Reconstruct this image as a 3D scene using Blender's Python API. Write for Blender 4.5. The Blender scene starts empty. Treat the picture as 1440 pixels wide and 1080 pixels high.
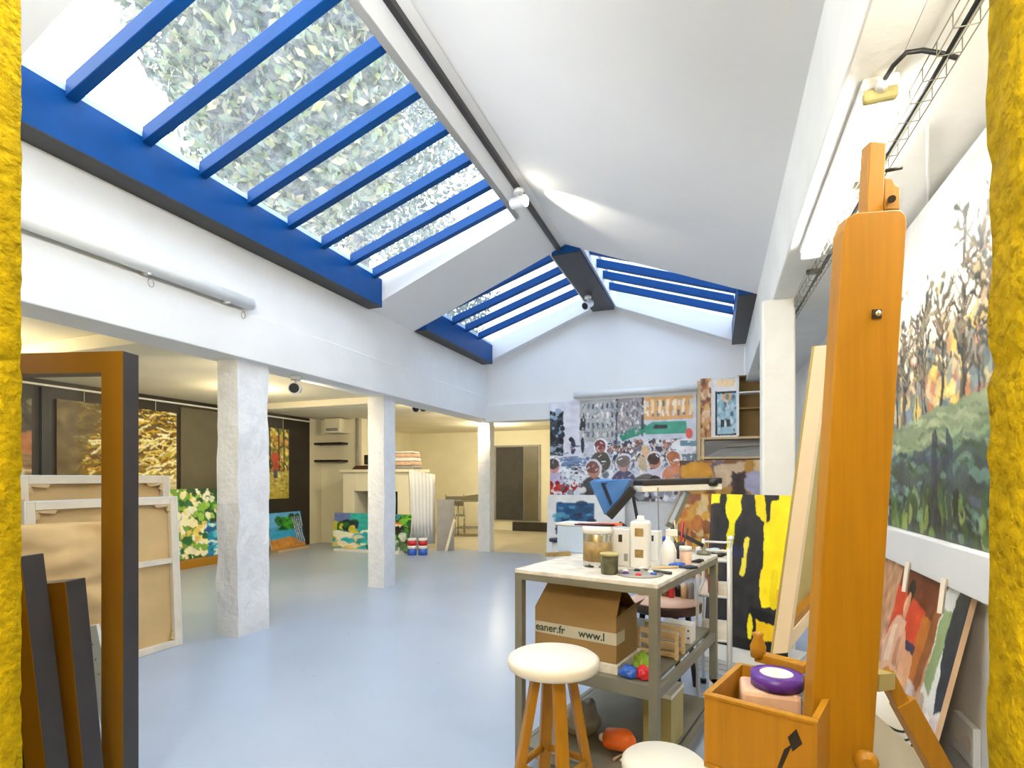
import bpy, bmesh, math, random
import numpy as np
from mathutils import Vector, Matrix, Euler
random.seed(7); rng = np.random.default_rng(11)
S = bpy.context.scene; C = S.collection; PI = math.pi

# ------------------------------------------------------------------ camera
F, VX, HZ, CAMZ = 760.0, 1005.0, 672.0, 1.45
TH = math.atan((VX-720)/F); ct, st = math.cos(TH), math.sin(TH)
cam = bpy.data.cameras.new('camera'); co = bpy.data.objects.new('camera', cam); C.objects.link(co)
cam.sensor_fit = 'HORIZONTAL'; cam.sensor_width = 36; cam.lens = 36*F/1440
cam.shift_y = (HZ-540)/1440; cam.clip_start = .02; cam.clip_end = 300
co.location = (0, 0, CAMZ); co.rotation_euler = (PI/2, 0, TH); S.camera = co
S.view_settings.view_transform = 'Standard'; S.view_settings.look = 'None'
S.view_settings.gamma = 1; S.view_settings.exposure = 0.6; S.view_settings.use_curve_mapping = False
def ray(px, py):
    u = (px-720)/F; return Vector((-st+ct*u, ct+st*u, (HZ-py)/F))
def onX(px, py, x): r = ray(px, py); return r*(x/r.x)+Vector((0, 0, CAMZ))
def onY(px, py, y): r = ray(px, py); return r*(y/r.y)+Vector((0, 0, CAMZ))
def onZ(px, py, z): r = ray(px, py); return r*((z-CAMZ)/r.z)+Vector((0, 0, CAMZ))
def atD(px, py, d): return ray(px, py)*d+Vector((0, 0, CAMZ))

# ------------------------------------------------------------------ materials
def lin(c):
    c = np.asarray(c, float)/255.0
    return np.where(c <= .04045, c/12.92, ((c+.055)/1.055)**2.4)
def new_mat(name):
    m = bpy.data.materials.new(name); m.use_nodes = True
    nt = m.node_tree; b = nt.nodes['Principled BSDF']; return m, nt, b
def mat(name, col, rough=.6, metal=0.0, var=.06, scale=6.0, bump=0.0, bscale=40.0, stretch=None, spec=.5):
    """plain surface with a gentle procedural colour variation and optional bump"""
    m, nt, b = new_mat(name); N = nt.nodes; L = nt.links
    tc = N.new('ShaderNodeTexCoord'); mp = N.new('ShaderNodeMapping')
    if stretch: mp.inputs['Scale'].default_value = stretch
    L.new(tc.outputs['Object'], mp.inputs['Vector'])
    nz = N.new('ShaderNodeTexNoise'); nz.inputs['Scale'].default_value = scale; nz.inputs['Detail'].default_value = 5
    L.new(mp.outputs['Vector'], nz.inputs['Vector'])
    cr = N.new('ShaderNodeValToRGB')
    c = np.array(col[:3])
    cr.color_ramp.elements[0].position = .3; cr.color_ramp.elements[1].position = .7
    cr.color_ramp.elements[0].color = (*np.clip(c*(1-var), 0, 1), 1); cr.color_ramp.elements[1].color = (*np.clip(c*(1+var), 0, 1), 1)
    L.new(nz.outputs['Fac'], cr.inputs['Fac']); L.new(cr.outputs['Color'], b.inputs['Base Color'])
    b.inputs['Roughness'].default_value = rough; b.inputs['Metallic'].default_value = metal
    b.inputs['Specular IOR Level'].default_value = spec
    if bump:
        n2 = N.new('ShaderNodeTexNoise'); n2.inputs['Scale'].default_value = bscale; n2.inputs['Detail'].default_value = 6
        L.new(mp.outputs['Vector'], n2.inputs['Vector'])
        bp = N.new('ShaderNodeBump'); bp.inputs['Strength'].default_value = bump; bp.inputs['Distance'].default_value = .02
        L.new(n2.outputs['Fac'], bp.inputs['Height']); L.new(bp.outputs['Normal'], b.inputs['Normal'])
    return m
def emis(name, col, s):
    m, nt, b = new_mat(name); b.inputs['Base Color'].default_value = (*col, 1)
    b.inputs['Emission Color'].default_value = (*col, 1); b.inputs['Emission Strength'].default_value = s; return m
def paint_mat(name, rough=.45):
    m, nt, b = new_mat(name); a = nt.nodes.new('ShaderNodeAttribute'); a.attribute_name = 'Col'
    nt.links.new(a.outputs['Color'], b.inputs['Base Color']); b.inputs['Roughness'].default_value = rough
    nz = nt.nodes.new('ShaderNodeTexNoise'); nz.inputs['Scale'].default_value = 60
    bp = nt.nodes.new('ShaderNodeBump'); bp.inputs['Strength'].default_value = .12; bp.inputs['Distance'].default_value = .01
    nt.links.new(nz.outputs['Fac'], bp.inputs['Height']); nt.links.new(bp.outputs['Normal'], b.inputs['Normal'])
    return m
def glass_mat(name, haze=.25, tint=(.9, .95, 1.0)):
    m, nt, b = new_mat(name); N = nt.nodes; L = nt.links; N.remove(b); out = N['Material Output']
    tr = N.new('ShaderNodeBsdfTransparent'); tr.inputs['Color'].default_value = (*tint, 1)
    gl = N.new('ShaderNodeBsdfGlossy'); gl.inputs['Roughness'].default_value = .03
    tl = N.new('ShaderNodeBsdfTranslucent'); tl.inputs['Color'].default_value = (.86, .9, .95, 1)
    tc = N.new('ShaderNodeTexCoord'); nz = N.new('ShaderNodeTexNoise'); nz.inputs['Scale'].default_value = 9; nz.inputs['Detail'].default_value = 9
    nz.inputs['Roughness'].default_value = .75
    L.new(tc.outputs['Object'], nz.inputs['Vector'])
    mr = N.new('ShaderNodeMapRange'); mr.inputs[1].default_value = .35; mr.inputs[2].default_value = .75
    mr.inputs[3].default_value = haze*.35; mr.inputs[4].default_value = haze*1.8
    L.new(nz.outputs['Fac'], mr.inputs[0])
    m1 = N.new('ShaderNodeMixShader'); L.new(mr.outputs[0], m1.inputs[0]); L.new(tr.outputs[0], m1.inputs[1]); L.new(tl.outputs[0], m1.inputs[2])
    lw = N.new('ShaderNodeLayerWeight'); lw.inputs['Blend'].default_value = .5
    pw = N.new('ShaderNodeMath'); pw.operation = 'POWER'; pw.inputs[1].default_value = 5; L.new(lw.outputs['Facing'], pw.inputs[0])
    fr = N.new('ShaderNodeMapRange'); fr.inputs[3].default_value = .02; fr.inputs[4].default_value = .6; L.new(pw.outputs[0], fr.inputs[0])
    m2 = N.new('ShaderNodeMixShader'); L.new(fr.outputs[0], m2.inputs[0]); L.new(m1.outputs[0], m2.inputs[1]); L.new(gl.outputs[0], m2.inputs[2])
    L.new(m2.outputs[0], out.inputs['Surface']); return m
def floor_mat(name, col, rough):
    m = mat(name, col, rough, var=.05, scale=1.2)
    nt = m.node_tree; N = nt.nodes; L = nt.links; b = N['Principled BSDF']
    tc = N.new('ShaderNodeTexCoord'); nz = N.new('ShaderNodeTexNoise'); nz.inputs['Scale'].default_value = 14; nz.inputs['Detail'].default_value = 3
    L.new(tc.outputs['Object'], nz.inputs['Vector'])
    r = N.new('ShaderNodeValToRGB'); r.color_ramp.elements[0].position = .72; r.color_ramp.elements[1].position = .76
    L.new(nz.outputs['Fac'], r.inputs['Fac'])
    mx = N.new('ShaderNodeMixRGB'); old = b.inputs['Base Color'].links[0].from_socket
    L.new(old, mx.inputs[1]); mx.inputs[2].default_value = (*(np.array(col)*.72), 1); L.new(r.outputs['Color'], mx.inputs[0])
    L.new(mx.outputs[0], b.inputs['Base Color']); return m
M = dict(
    white=mat('white_paint', (.80, .80, .79), .7, var=.03, scale=2, bump=.15, bscale=14),
    ceil=mat('ceiling_paint', (.82, .815, .80), .8, var=.015, scale=1.5),
    plaster=mat('rough_plaster', (.80, .81, .82), .8, var=.05, scale=9, bump=.6, bscale=22),
    aisle=mat('aged_white_plaster', (.80, .79, .74), .75, var=.05, scale=3, bump=.25, bscale=18),
    cream=mat('cream_paint', (.82, .78, .61), .75, var=.04, scale=2),
    annexceil=mat('annex_ceiling_paint', (.80, .76, .62), .75, var=.06, scale=1.2),
    brown=mat('dark_brown_panel', (.035, .028, .022), .5, var=.15, scale=3),
    olive=mat('olive_grey_panel', (.13, .115, .07), .45, var=.12, scale=2),
    floor=floor_mat('blue_grey_floor_paint', (.40, .485, .63), .28),
    tan=mat('tan_concrete', (.52, .47, .36), .45, var=.08, scale=2),
    blue=mat('blue_gloss_paint', (.001, .055, .215), .4, var=.08, scale=5, spec=.2),
    navy=mat('dark_blue_paint', (.012, .022, .05), .4, var=.1, scale=5),
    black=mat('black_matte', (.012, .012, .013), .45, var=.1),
    dark=mat('charcoal_metal', (.05, .045, .045), .4, metal=.3, var=.1),
    ochre=mat('ochre_reflection', (.30, .135, .008), .35, var=.12, scale=4, stretch=(1, 1, .2)),  # paints the yellow wall's reflection onto faces of dark metal frames
    yellow=mat('yellow_wall_paint', (.60, .40, .004), .85, var=.24, scale=30, bump=1.0, bscale=45, spec=.08),
    wood=mat('orange_varnished_wood', (.40, .185, .005), .45, var=.10, scale=5, stretch=(14, 14, .7)),
    pine=mat('light_pine', (.66, .48, .26), .55, var=.12, scale=6, stretch=(2, 2, 12)),
    stretch=mat('pale_stretcher_wood', (.80, .72, .58), .6, var=.08, scale=6),
    linen=mat('raw_linen', (.66, .46, .21), .85, var=.10, scale=3, bump=.2, bscale=120),
    kraft=mat('kraft_paper', (.70, .46, .20), .7, var=.08, scale=3),
    card=mat('cardboard', (.29, .175, .058), .8, var=.1, scale=4),
    oliveback=mat('olive_canvas_back', (.42, .36, .15), .8, var=.12, scale=5),
    tape=mat('pale_packing_tape', (.50, .47, .36), .35, var=.06),
    steel=mat('grey_painted_steel', (.21, .20, .15), .4, metal=.2, var=.1),
    table=mat('paint_spattered_pale_board', (.70, .66, .58), .5, var=.22, scale=12),
    wplast=mat('white_plastic', (.82, .82, .80), .35, var=.02),
    wenam=mat('white_enamel', (.80, .80, .77), .3, var=.03),
    seat=mat('cream_seat', (.82, .80, .72), .4, var=.03),
    chrome=mat('brushed_chrome', (.6, .6, .58), .25, metal=.9, var=.04),
    salmon=mat('salmon_varnished_top', (.80, .52, .38), .35, var=.06, scale=8),
    darkwood=mat('dark_brown_wood', (.07, .03, .02), .5, var=.2),
    crate=mat('pale_blue_plastic', (.45, .56, .72), .4, var=.05),
    jar=mat('murky_olive_jar', (.09, .085, .035), .2, var=.35, scale=30),
    label=mat('brown_label_print', (.30, .20, .07), .5, var=.3, scale=40),
    bluecap=mat('bright_blue_plastic', (.03, .12, .55), .35, var=.1),
    red=mat('red_plastic', (.62, .02, .03), .35, var=.15),
    orange=mat('orange_plastic', (.85, .15, .01), .4, var=.12),
    green=mat('lime_green_cloth', (.25, .42, .03), .7, var=.25, scale=18),
    purple=mat('purple_tape', (.10, .03, .32), .35, var=.15),
    peach=mat('peach_paper', (.75, .50, .36), .5, var=.15, scale=14),
    grey=mat('mid_grey', (.30, .29, .27), .5, var=.12, scale=5),
    glassdark=mat('dark_grey_glazing', (.07, .07, .068), .12, var=.1),
    shadeblue=mat('sky_blue_lamp_shade', (.06, .20, .55), .3, var=.25, scale=9),
    ink=mat('dark_green_ink', (.012, .035, .02), .5, var=.1),
    bark=mat('tree_bark', (.10, .08, .06), .9, var=.3, bump=.5),
    zinc=mat('sky_tone_roof', (.08, .13, .23), .4, var=.2, scale=1),  # blue tone stands in for sky colour in the lower skylight panes
    skyg=glass_mat('dusty_skylight_glass', .05, (.95, .97, 1.0)),
    skyt=glass_mat('tinted_skylight_glass', .05, (.63, .68, .75)),
    clear=glass_mat('clear_glazing', .004, (.99, .99, .98)),
    paint=paint_mat('oil_paint'),
    tube=emis('lit_tube_diffuser', (1.0, .98, .93), 18.0),
    bulb=emis('lit_spot_lens', (1.0, .9, .7), 30.0),
    yb=mat('yellow_paint_sample', (.9, .75, .02), .5, var=.05),
)
lm, nt, b = new_mat('tree_leaves'); a = nt.nodes.new('ShaderNodeAttribute'); a.attribute_name = 'Col'
nt.links.new(a.outputs['Color'], b.inputs['Base Color']); b.inputs['Roughness'].default_value = .5; M['leaf'] = lm

# ------------------------------------------------------------------ mesh helpers
class MB:
    def __init__(s): s.v = []; s.f = []; s.m = []; s.smooth = []
    def add(s, vs, fs, mi=0, sm=False):
        o = len(s.v); s.v += [tuple(v) for v in vs]
        for f in fs: s.f.append([i+o for i in f]); s.m.append(mi); s.smooth.append(sm)
        return s
    def hexa(s, p, mi=0):            # p: 4 bottom (ccw from above), 4 top
        return s.add(p, [(3, 2, 1, 0), (4, 5, 6, 7), (0, 1, 5, 4), (1, 2, 6, 5), (2, 3, 7, 6), (3, 0, 4, 7)], mi)
    def box(s, x0, x1, y0, y1, z0, z1, mi=0, mt=None):
        p = [Vector(q) for q in ((x0, y0, z0), (x1, y0, z0), (x1, y1, z0), (x0, y1, z0), (x0, y0, z1), (x1, y0, z1), (x1, y1, z1), (x0, y1, z1))]
        if mt: p = [mt @ q for q in p]
        return s.hexa(p, mi)
    def bar(s, a, b, w, t, up=(0, 0, 1), mi=0):   # rectangular bar from a to b; w along side, t along the other
        a = Vector(a); b = Vector(b); d = (b-a).normalized(); u = Vector(up)
        sd = d.cross(u); sd = sd.normalized() if sd.length > 1e-4 else Vector((1, 0, 0)); n = sd.cross(d).normalized()
        q = lambda c: [c-sd*w/2-n*t/2, c+sd*w/2-n*t/2, c+sd*w/2+n*t/2, c-sd*w/2+n*t/2]
        return s.hexa(q(a)+q(b), mi)
    def tube(s, pts, r, n=10, mi=0, cap=True):
        pts = [Vector(p) for p in pts]; rs = r if isinstance(r, (list, tuple)) else [r]*len(pts); V = []; Fc = []
        prev = None
        for i, p in enumerate(pts):
            d = (pts[min(i+1, len(pts)-1)]-pts[max(i-1, 0)]).normalized()
            u = prev if prev is not None and abs(prev.dot(d)) < .95 else (Vector((0, 0, 1)) if abs(d.z) < .9 else Vector((1, 0, 0)))
            a = (u-d*u.dot(d)).normalized(); b_ = d.cross(a); prev = a
            V += [p+(a*math.cos(2*PI*k/n)+b_*math.sin(2*PI*k/n))*rs[i] for k in range(n)]
        for i in range(len(pts)-1):
            for k in range(n): Fc.append((i*n+k, i*n+(k+1) % n, (i+1)*n+(k+1) % n, (i+1)*n+k))
        s.add(V, Fc, mi, True)
        if cap:
            o = len(s.v)-len(V); s.f.append([o+k for k in range(n)][::-1]); s.m.append(mi); s.smooth.append(False)
            o += (len(pts)-1)*n; s.f.append([o+k for k in range(n)]); s.m.append(mi); s.smooth.append(False)
        return s
    def lathe(s, prof, n=24, c=(0, 0, 0), mi=0, sm=True, mt=None):   # prof: (r,z) list
        V = []; Fc = []; c = Vector(c)
        for r, z in prof:
            for k in range(n):
                q = Vector((r*math.cos(2*PI*k/n), r*math.sin(2*PI*k/n), z)); q = mt @ q if mt else q
                V.append(q+c)
        for i in range(len(prof)-1):
            for k in range(n): Fc.append((i*n+k, i*n+(k+1) % n, (i+1)*n+(k+1) % n, (i+1)*n+k))
        s.add(V, Fc, mi, sm); o = len(s.v)-len(V)
        if prof[0][0] > 1e-5: s.f.append([o+k for k in range(n)][::-1]); s.m.append(mi); s.smooth.append(False)
        if prof[-1][0] > 1e-5:
            o += (len(prof)-1)*n; s.f.append([o+k for k in range(n)]); s.m.append(mi); s.smooth.append(False)
        return s
    def prism(s, poly, d, mi=0):     # poly: list of 3D points, d: extrusion vector
        n = len(poly); d = Vector(d); P = [Vector(p) for p in poly]; V = P+[p+d for p in P]
        s.add(V, [list(range(n))[::-1], [i+n for i in range(n)]]+[(i, (i+1) % n, (i+1) % n+n, i+n) for i in range(n)], mi); return s
    def build(s, name, m, parent=None, bevel=0, seg=2, sub=False):
        me = bpy.data.meshes.new(name); me.from_pydata(s.v, [], s.f)
        ms = m if isinstance(m, (list, tuple)) else [m]
        for x in ms: me.materials.append(M[x] if isinstance(x, str) else x)
        me.polygons.foreach_set('material_index', s.m); me.polygons.foreach_set('use_smooth', s.smooth)
        bm = bmesh.new(); bm.from_mesh(me); bmesh.ops.recalc_face_normals(bm, faces=bm.faces); bm.to_mesh(me); bm.free()
        me.update(); o = bpy.data.objects.new(name, me); C.objects.link(o)
        if parent: o.parent = parent
        if bevel:
            md = o.modifiers.new('bevel', 'BEVEL'); md.width = bevel; md.segments = seg; md.limit_method = 'ANGLE'
        return o
def tag(o, label, cat, group=None, kind=None):
    o['label'] = label; o['category'] = cat
    if group: o['group'] = group
    if kind: o['kind'] = kind
    return o
def thing(name, label, cat, loc=(0, 0, 0), rz=0, group=None, rot=None):
    o = bpy.data.objects.new(name, None); C.objects.link(o); o.empty_display_size = .1
    o.location = loc; o.rotation_euler = rot if rot else (0, 0, rz); return tag(o, label, cat, group)
def struct(o, label=None, cat=None):
    o['kind'] = 'structure'
    if label: o['label'] = label
    if cat: o['category'] = cat
    return o
def sempty(name, label, cat):
    o = bpy.data.objects.new(name, None); C.objects.link(o); return struct(o, label, cat)
def rough_up(o, amp, scale, seed=0):
    from mathutils import noise
    for v in o.data.vertices:
        p = v.co*scale+Vector((seed, seed*2, 0)); v.co += Vector((noise.noise(p), noise.noise(p+Vector((9, 0, 0))), 0))*amp
def copy_tree(o, parent=None):
    c = o.copy(); C.objects.link(c); c.parent = parent
    if parent: c.matrix_parent_inverse = o.matrix_parent_inverse.copy()
    for ch in list(o.children): copy_tree(ch, c)
    return c

# ------------------------------------------------------------------ picture painter (oil paint laid on a grid of canvas cells)
prng = np.random.default_rng(3)
class Pic:
    def __init__(s, w, h, c, wa=1.0): s.w, s.h = w, h; s.a = np.zeros((h, w, 3)); s.a[:] = c; s.Y, s.X = np.mgrid[0:h, 0:w]; s.u = (s.X+.5)/w; s.v = (s.Y+.5)/h; s.warp(.010*wa, 14); s.warp(.006*wa, 40); s.u = np.clip(s.u, .0006, .9994); s.v = np.clip(s.v, .0006, .9994)
    # u: 0 left..1 right, v: 0 top..1 bottom, sRGB colours
    def warp(s, amp, cells):
        for nm in ('u', 'v'):
            g = prng.normal(0, 1, (cells+2, cells+2)); uu = (s.X+.5)/s.w*cells; vv = (s.Y+.5)/s.h*cells; i, j = vv.astype(int), uu.astype(int); fy, fx = vv-i, uu-j
            setattr(s, nm, getattr(s, nm)+amp*(g[i, j]*(1-fy)*(1-fx)+g[i+1, j]*fy*(1-fx)+g[i, j+1]*(1-fy)*fx+g[i+1, j+1]*fy*fx))
    def put(s, m, c, k=1.0): c = np.clip(np.array(c, float)+prng.normal(0, 7)+prng.normal(0, 3, 3), 0, 255); s.a[m] = s.a[m]*(1-k)+c*k; return s
    def rect(s, x0, y0, x1, y1, c, k=1.0): return s.put((s.u >= x0) & (s.u < x1) & (s.v >= y0) & (s.v < y1), c, k)
    def ell(s, x, y, rx, ry, c, k=1.0): return s.put(((s.u-x)/rx)**2+((s.v-y)/ry)**2 < 1, c, k)
    def poly(s, pts, c, k=1.0):
        m = np.zeros_like(s.u, bool); n = len(pts)
        for i in range(n):
            (x0, y0), (x1, y1) = pts[i], pts[(i+1) % n]
            if y0 == y1: continue
            m ^= ((y0 > s.v) != (y1 > s.v)) & (s.u < (x1-x0)*(s.v-y0)/(y1-y0)+x0)
        return s.put(m, c, k)
    def line(s, x0, y0, x1, y1, w, c, k=1.0):
        dx, dy = x1-x0, y1-y0; L = dx*dx+dy*dy+1e-9
        t = np.clip(((s.u-x0)*dx+(s.v-y0)*dy)/L, 0, 1)
        asp = s.h/s.w
        return s.put(np.hypot(s.u-x0-t*dx, (s.v-y0-t*dy)*asp) < w/2, c, k)
    def specks(s, x0, y0, x1, y1, n, r, cols, k=1.0, asp=1.0):
        for _ in range(n):
            x, y = rng.uniform(x0, x1), rng.uniform(y0, y1); q = r*rng.uniform(.5, 1.3)
            s.ell(x, y, q, q*asp*s.w/s.h, cols[rng.integers(len(cols))], k)
        return s
    def vgrad(s, y0, y1, c0, c1):
        m = (s.v >= y0) & (s.v < y1); t = ((s.v-y0)/(y1-y0))[m][:, None]
        s.a[m] = np.array(c0)*(1-t)+np.array(c1)*t; return s
    def noise(s, amp, cells=18):
        g = rng.normal(0, 1, (cells+2, cells+2, 1)); yy = s.v*cells; xx = s.u*cells
        i, j = yy.astype(int), xx.astype(int); fy, fx = (yy-i)[..., None], (xx-j)[..., None]
        n = g[i, j]*(1-fy)*(1-fx)+g[i+1, j]*fy*(1-fx)+g[i, j+1]*(1-fy)*fx+g[i+1, j+1]*fy*fx
        s.a += n*amp; s.a += rng.normal(0, amp*.4, (s.h, s.w, 1)); s.a = np.clip(s.a, 0, 255); return s
def painted(name, w, h, t, pic, parent=None, side=(235, 232, 225), gain=1.0):
    """stretched canvas: colour grid on the front (faces local -Y), real edges and back"""
    nx, ny = pic.w, pic.h; me = bpy.data.meshes.new(name)
    xs = np.linspace(-w/2, w/2, nx+1); zs = np.linspace(h, 0, ny+1)
    V = [(x, 0, z) for z in zs for x in xs]; Fc = []
    for j in range(ny):
        for i in range(nx): a = j*(nx+1)+i; Fc.append((a, a+nx+1, a+nx+2, a+1))
    o0 = len(V); V += [(-w/2, 0, 0), (w/2, 0, 0), (w/2, 0, h), (-w/2, 0, h), (-w/2, t, 0), (w/2, t, 0), (w/2, t, h), (-w/2, t, h)]
    q = lambda *k: tuple(o0+i for i in k)
    Fc += [q(0, 4, 5, 1), q(1, 5, 6, 2), q(2, 6, 7, 3), q(3, 7, 4, 0), q(4, 7, 6, 5)]
    me.from_pydata(V, [], Fc); me.materials.append(M['paint'])
    a = lin(pic.a)*gain; pad = np.pad(a, ((1, 1), (1, 1), (0, 0)), mode='edge')
    pt = (pad[:-1, :-1]+pad[1:, :-1]+pad[:-1, 1:]+pad[1:, 1:])/4
    pt = pt*.45+np.pad(a, ((0, 1), (0, 1), (0, 0)), mode='edge')*.55
    cols = np.ones((len(V), 4)); cols[:o0, :3] = pt.reshape(-1, 3); cols[o0:, :3] = lin(side)
    at = me.attributes.new('Col', 'FLOAT_COLOR', 'POINT'); at.data.foreach_set('color', cols.astype(np.float32).ravel())
    o = bpy.data.objects.new(name, me); C.objects.link(o)
    if parent: o.parent = parent
    return o
def set_at(o, loc, rz, lean=0, roll=0): o.location = loc; o.rotation_euler = Euler((-lean, roll, rz), 'XYZ'); return o

# ================================================================== THE SETTING
# floor
struct(MB().box(-8.6, 1.4, .7, 9.85, -.1, 0).build('floor', 'floor'), 'blue-grey painted studio floor', 'floor')
struct(MB().box(-8.6, 1.4, 9.85, 14.2, -.1, -.002).build('floor_back', 'tan'), 'tan floor of the far back room', 'floor')
# front wall of yellow render with the opening the camera looks through
w = MB()
def yellow_slab(x0, x1, name, label, edge):
    n, k = 46, 40; V = []; Fc = []
    zs = np.linspace(0, 3.0, n*2)
    xs = np.linspace(x0, x1, k)
    o = MB()
    for y in (.80, 1.0):
        pass
    # closed slab with many cells so that the rendered edge can be rough
    ring = [(x, .80) for x in xs]+[(xs[-1], .9)]+[(x, 1.0) for x in xs[::-1]]+[(xs[0], .9)]
    m = len(ring)
    for z in zs:
        for (x, y) in ring: V.append((x, y, z))
    for i in range(len(zs)-1):
        for j in range(m): Fc.append((i*m+j, i*m+(j+1) % m, (i+1)*m+(j+1) % m, (i+1)*m+j))
    Fc += [list(range(m))[::-1], [(len(zs)-1)*m+j for j in range(m)]]
    o.add(V, Fc, 0, True); ob = o.build(name, 'yellow')
    from mathutils import noise
    for v in ob.data.vertices:
        p = v.co; kx = 1 if abs(p.x-edge) < .12 else .3
        d = noise.noise(Vector((p.x*6, p.y*6, p.z*16)))*.006+noise.noise(Vector((p.x*20, p.y*9, p.z*45)))*.003
        v.co.x += d*kx; v.co.y += noise.noise(Vector((p.x*30, 3, p.z*30)))*.005
        for zn, dep in ((1.80, .022), (1.62, .012), (2.02, .012)):   # chipped joints between the blocks
            if abs(p.z-zn) < .022 and abs(p.x-edge) < .06: v.co.x += (dep if edge > 0 else -dep)*(1-abs(p.z-zn)/.022)*(1 if (edge < 0 and zn == 1.80) or (edge > 0 and zn == 1.62) else .0)
    return struct(ob, label, 'wall')
yellow_slab(-2.9, -1.945, 'wall_front', 'yellow rendered wall left of the opening', -1.945)
yellow_slab(.381, 1.3, 'wall_near', 'yellow rendered wall right of the opening', .381)
struct(MB().box(-3.0, 1.45, .8, 1.0, 3.0, 3.3).build('trim_1', 'yellow'), 'yellow lintel over the opening', 'trim')
struct(MB().box(-8.6, -2.9, .8, 1.0, 0, 3.0).build('wall_street', 'cream'), 'inner face of the front wall beside the opening', 'wall')
struct(MB().box(-4.4, 1.45, .8, 1.0, 3.3, 4.8).build('wall_front_upper', 'white'), 'white wall above the opening', 'wall')
# yellow hall the camera stands in
h = MB(); h.box(-3.0, -2.9, -2.2, .8, 0, 3); h.box(1.35, 1.45, -2.2, .8, 0, 3); h.box(-3.0, 1.45, -2.3, -2.2, 0, 3)
struct(h.build('wall_hall', 'yellow'), 'yellow walls of the hall behind the viewer', 'wall')
struct(MB().box(-3.0, 1.45, -2.3, .8, 3.0, 3.1).build('ceiling_hall', 'ceil'), 'ceiling of the hall', 'ceiling')
struct(MB().box(-3.0, 1.45, -2.3, .7, -.1, 0).build('floor_hall', 'tan'), 'floor of the hall', 'floor')

EAVE, SL, RX = 3.53, .40, -1.775            # eaves height, roof slope, ridge position
def cz(x): return EAVE+SL*min(x+4.0, .45-x)
def gz(x): return 3.95+.325*((x+3.8) if x < RX else (-3.55-x+3.8))     # glass plane
mir = lambda x: -3.55-x
def slab(mb, x0, x1, y0, y1, t=.06, mi=0):
    a, b = cz(x0), cz(x1)
    mb.hexa([(x0, y0, a), (x1, y0, b), (x1, y1, b), (x0, y1, a), (x0, y0, a+t), (x1, y0, b+t), (x1, y1, b+t), (x0, y1, a+t)], mi)
c = MB()
Y1a, Y1b, Y2a, Y2b, YG = 1.80, 5.62, 6.70, 9.12, 9.30
slab(c, -4.0, RX, 1.0, Y1a); slab(c, -2.06, RX, Y1a, Y1b); slab(c, -4.0, RX, Y1b, Y2a); slab(c, -4.0, RX, Y2b, YG)
slab(c, RX, .45, 1.0, Y2a); slab(c, RX, .45, Y2b, YG)
struct(c.build('ceiling', 'ceil'), 'white sloping ceiling of the studio', 'ceiling')
# gable + cross beam + partition at the end of the studio
g = MB(); g.prism([(-4.0, YG, 2.78), (.45, YG, 2.78), (.45, YG, EAVE+.06), (RX, YG, cz(RX)+.06), (-4.0, YG, EAVE+.06)], (0, .12, 0))
struct(g.build('wall_gable', 'ceil'), 'white gable wall at the far end', 'wall')
struct(MB().box(-4.05, -2.75, 9.22, 9.52, 2.49, 2.80).build('trim_2', 'white', bevel=.01), 'white cross beam at the far end', 'trim')
struct(MB().box(-2.75, 1.4, 9.30, 9.45, 0, 2.80).build('wall_back', 'white'), 'white partition wall carrying the street painting', 'wall')
# left long beam, wall above it
b_ = MB().box(-4.33, -3.97, 1.0, 9.8, 2.53, 2.95)
struct(b_.build('trim_3', 'white', bevel=.008), 'white longitudinal beam over the row of pillars', 'trim')
struct(MB().box(-4.2, -4.0, 1.0, 9.42, 2.95, 4.0).build('wall_left_upper', 'white'), 'white wall strip between beam and skylight', 'wall')
# right beam face, aisle
struct(MB().box(.45, .62, 1.0, 9.3, 2.93, 4.0).build('trim_4', 'aisle', bevel=.01), 'white beam face along the right aisle', 'trim')
struct(MB().box(.62, 1.4, 1.0, 9.3, 2.935, 3.1).build('ceiling_aisle', 'aisle'), 'low white ceiling of the right aisle', 'ceiling')
struct(MB().box(1.1, 1.3, 1.0, 9.3, 0, 2.95).build('wall_right', 'aisle'), 'white right wall with paintings', 'wall')
struct(MB().box(.37, .62, 4.95, 5.2, 0, 2.93).build('trim_5', 'aisle', bevel=.015), 'square white column carrying the right beam', 'trim')
# annex
struct(MB().box(-8.6, -4.33, 1.0, 14.2, 2.75, 2.9).build('ceiling_annex', 'annexceil'), 'low cream ceiling of the side room', 'ceiling')
struct(MB().box(-4.33, -2.75, 9.52, 14.2, 2.75, 2.9).build('ceiling_back', 'annexceil'), 'cream ceiling of the far room', 'ceiling')
cb = MB().box(-8.3, -4.33, 3.25, 3.5, 2.62, 2.75); cb.box(-8.3, -4.33, 7.3, 7.55, 2.64, 2.75)
struct(cb.build('trim_6', 'annexceil', bevel=.01), 'shallow cross beams on the side room ceiling', 'trim')
wl = MB().box(-8.5, -8.3, 1.0, 9.52, 0, 2.75)
struct(wl.build('wall_left', 'brown'), 'dark brown panelled left wall', 'wall')
wp = MB().box(-8.3, -8.27, 6.45, 7.25, .0, 2.62)
struct(wp.build('trim_7', 'olive'), 'olive grey wall panel beside the pond painting', 'trim')
wm = MB()
for y in (4.5, 7.32, 7.42): wm.box(-8.3, -8.24, y-.04, y+.04, 0, 2.64)
struct(wm.build('trim_8', 'black'), 'black uprights of the left wall', 'trim')
struct(MB().box(-8.5, -7.22, 9.9, 10.1, 0, 2.75).build('wall_chimney', 'cream'), 'cream wall behind the fireplace', 'wall')
struct(MB().box(-8.5, -8.3, 9.52, 9.9, 0, 2.75).build('wall_left_return', 'cream'), 'cream end of the left wall', 'wall')
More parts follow.
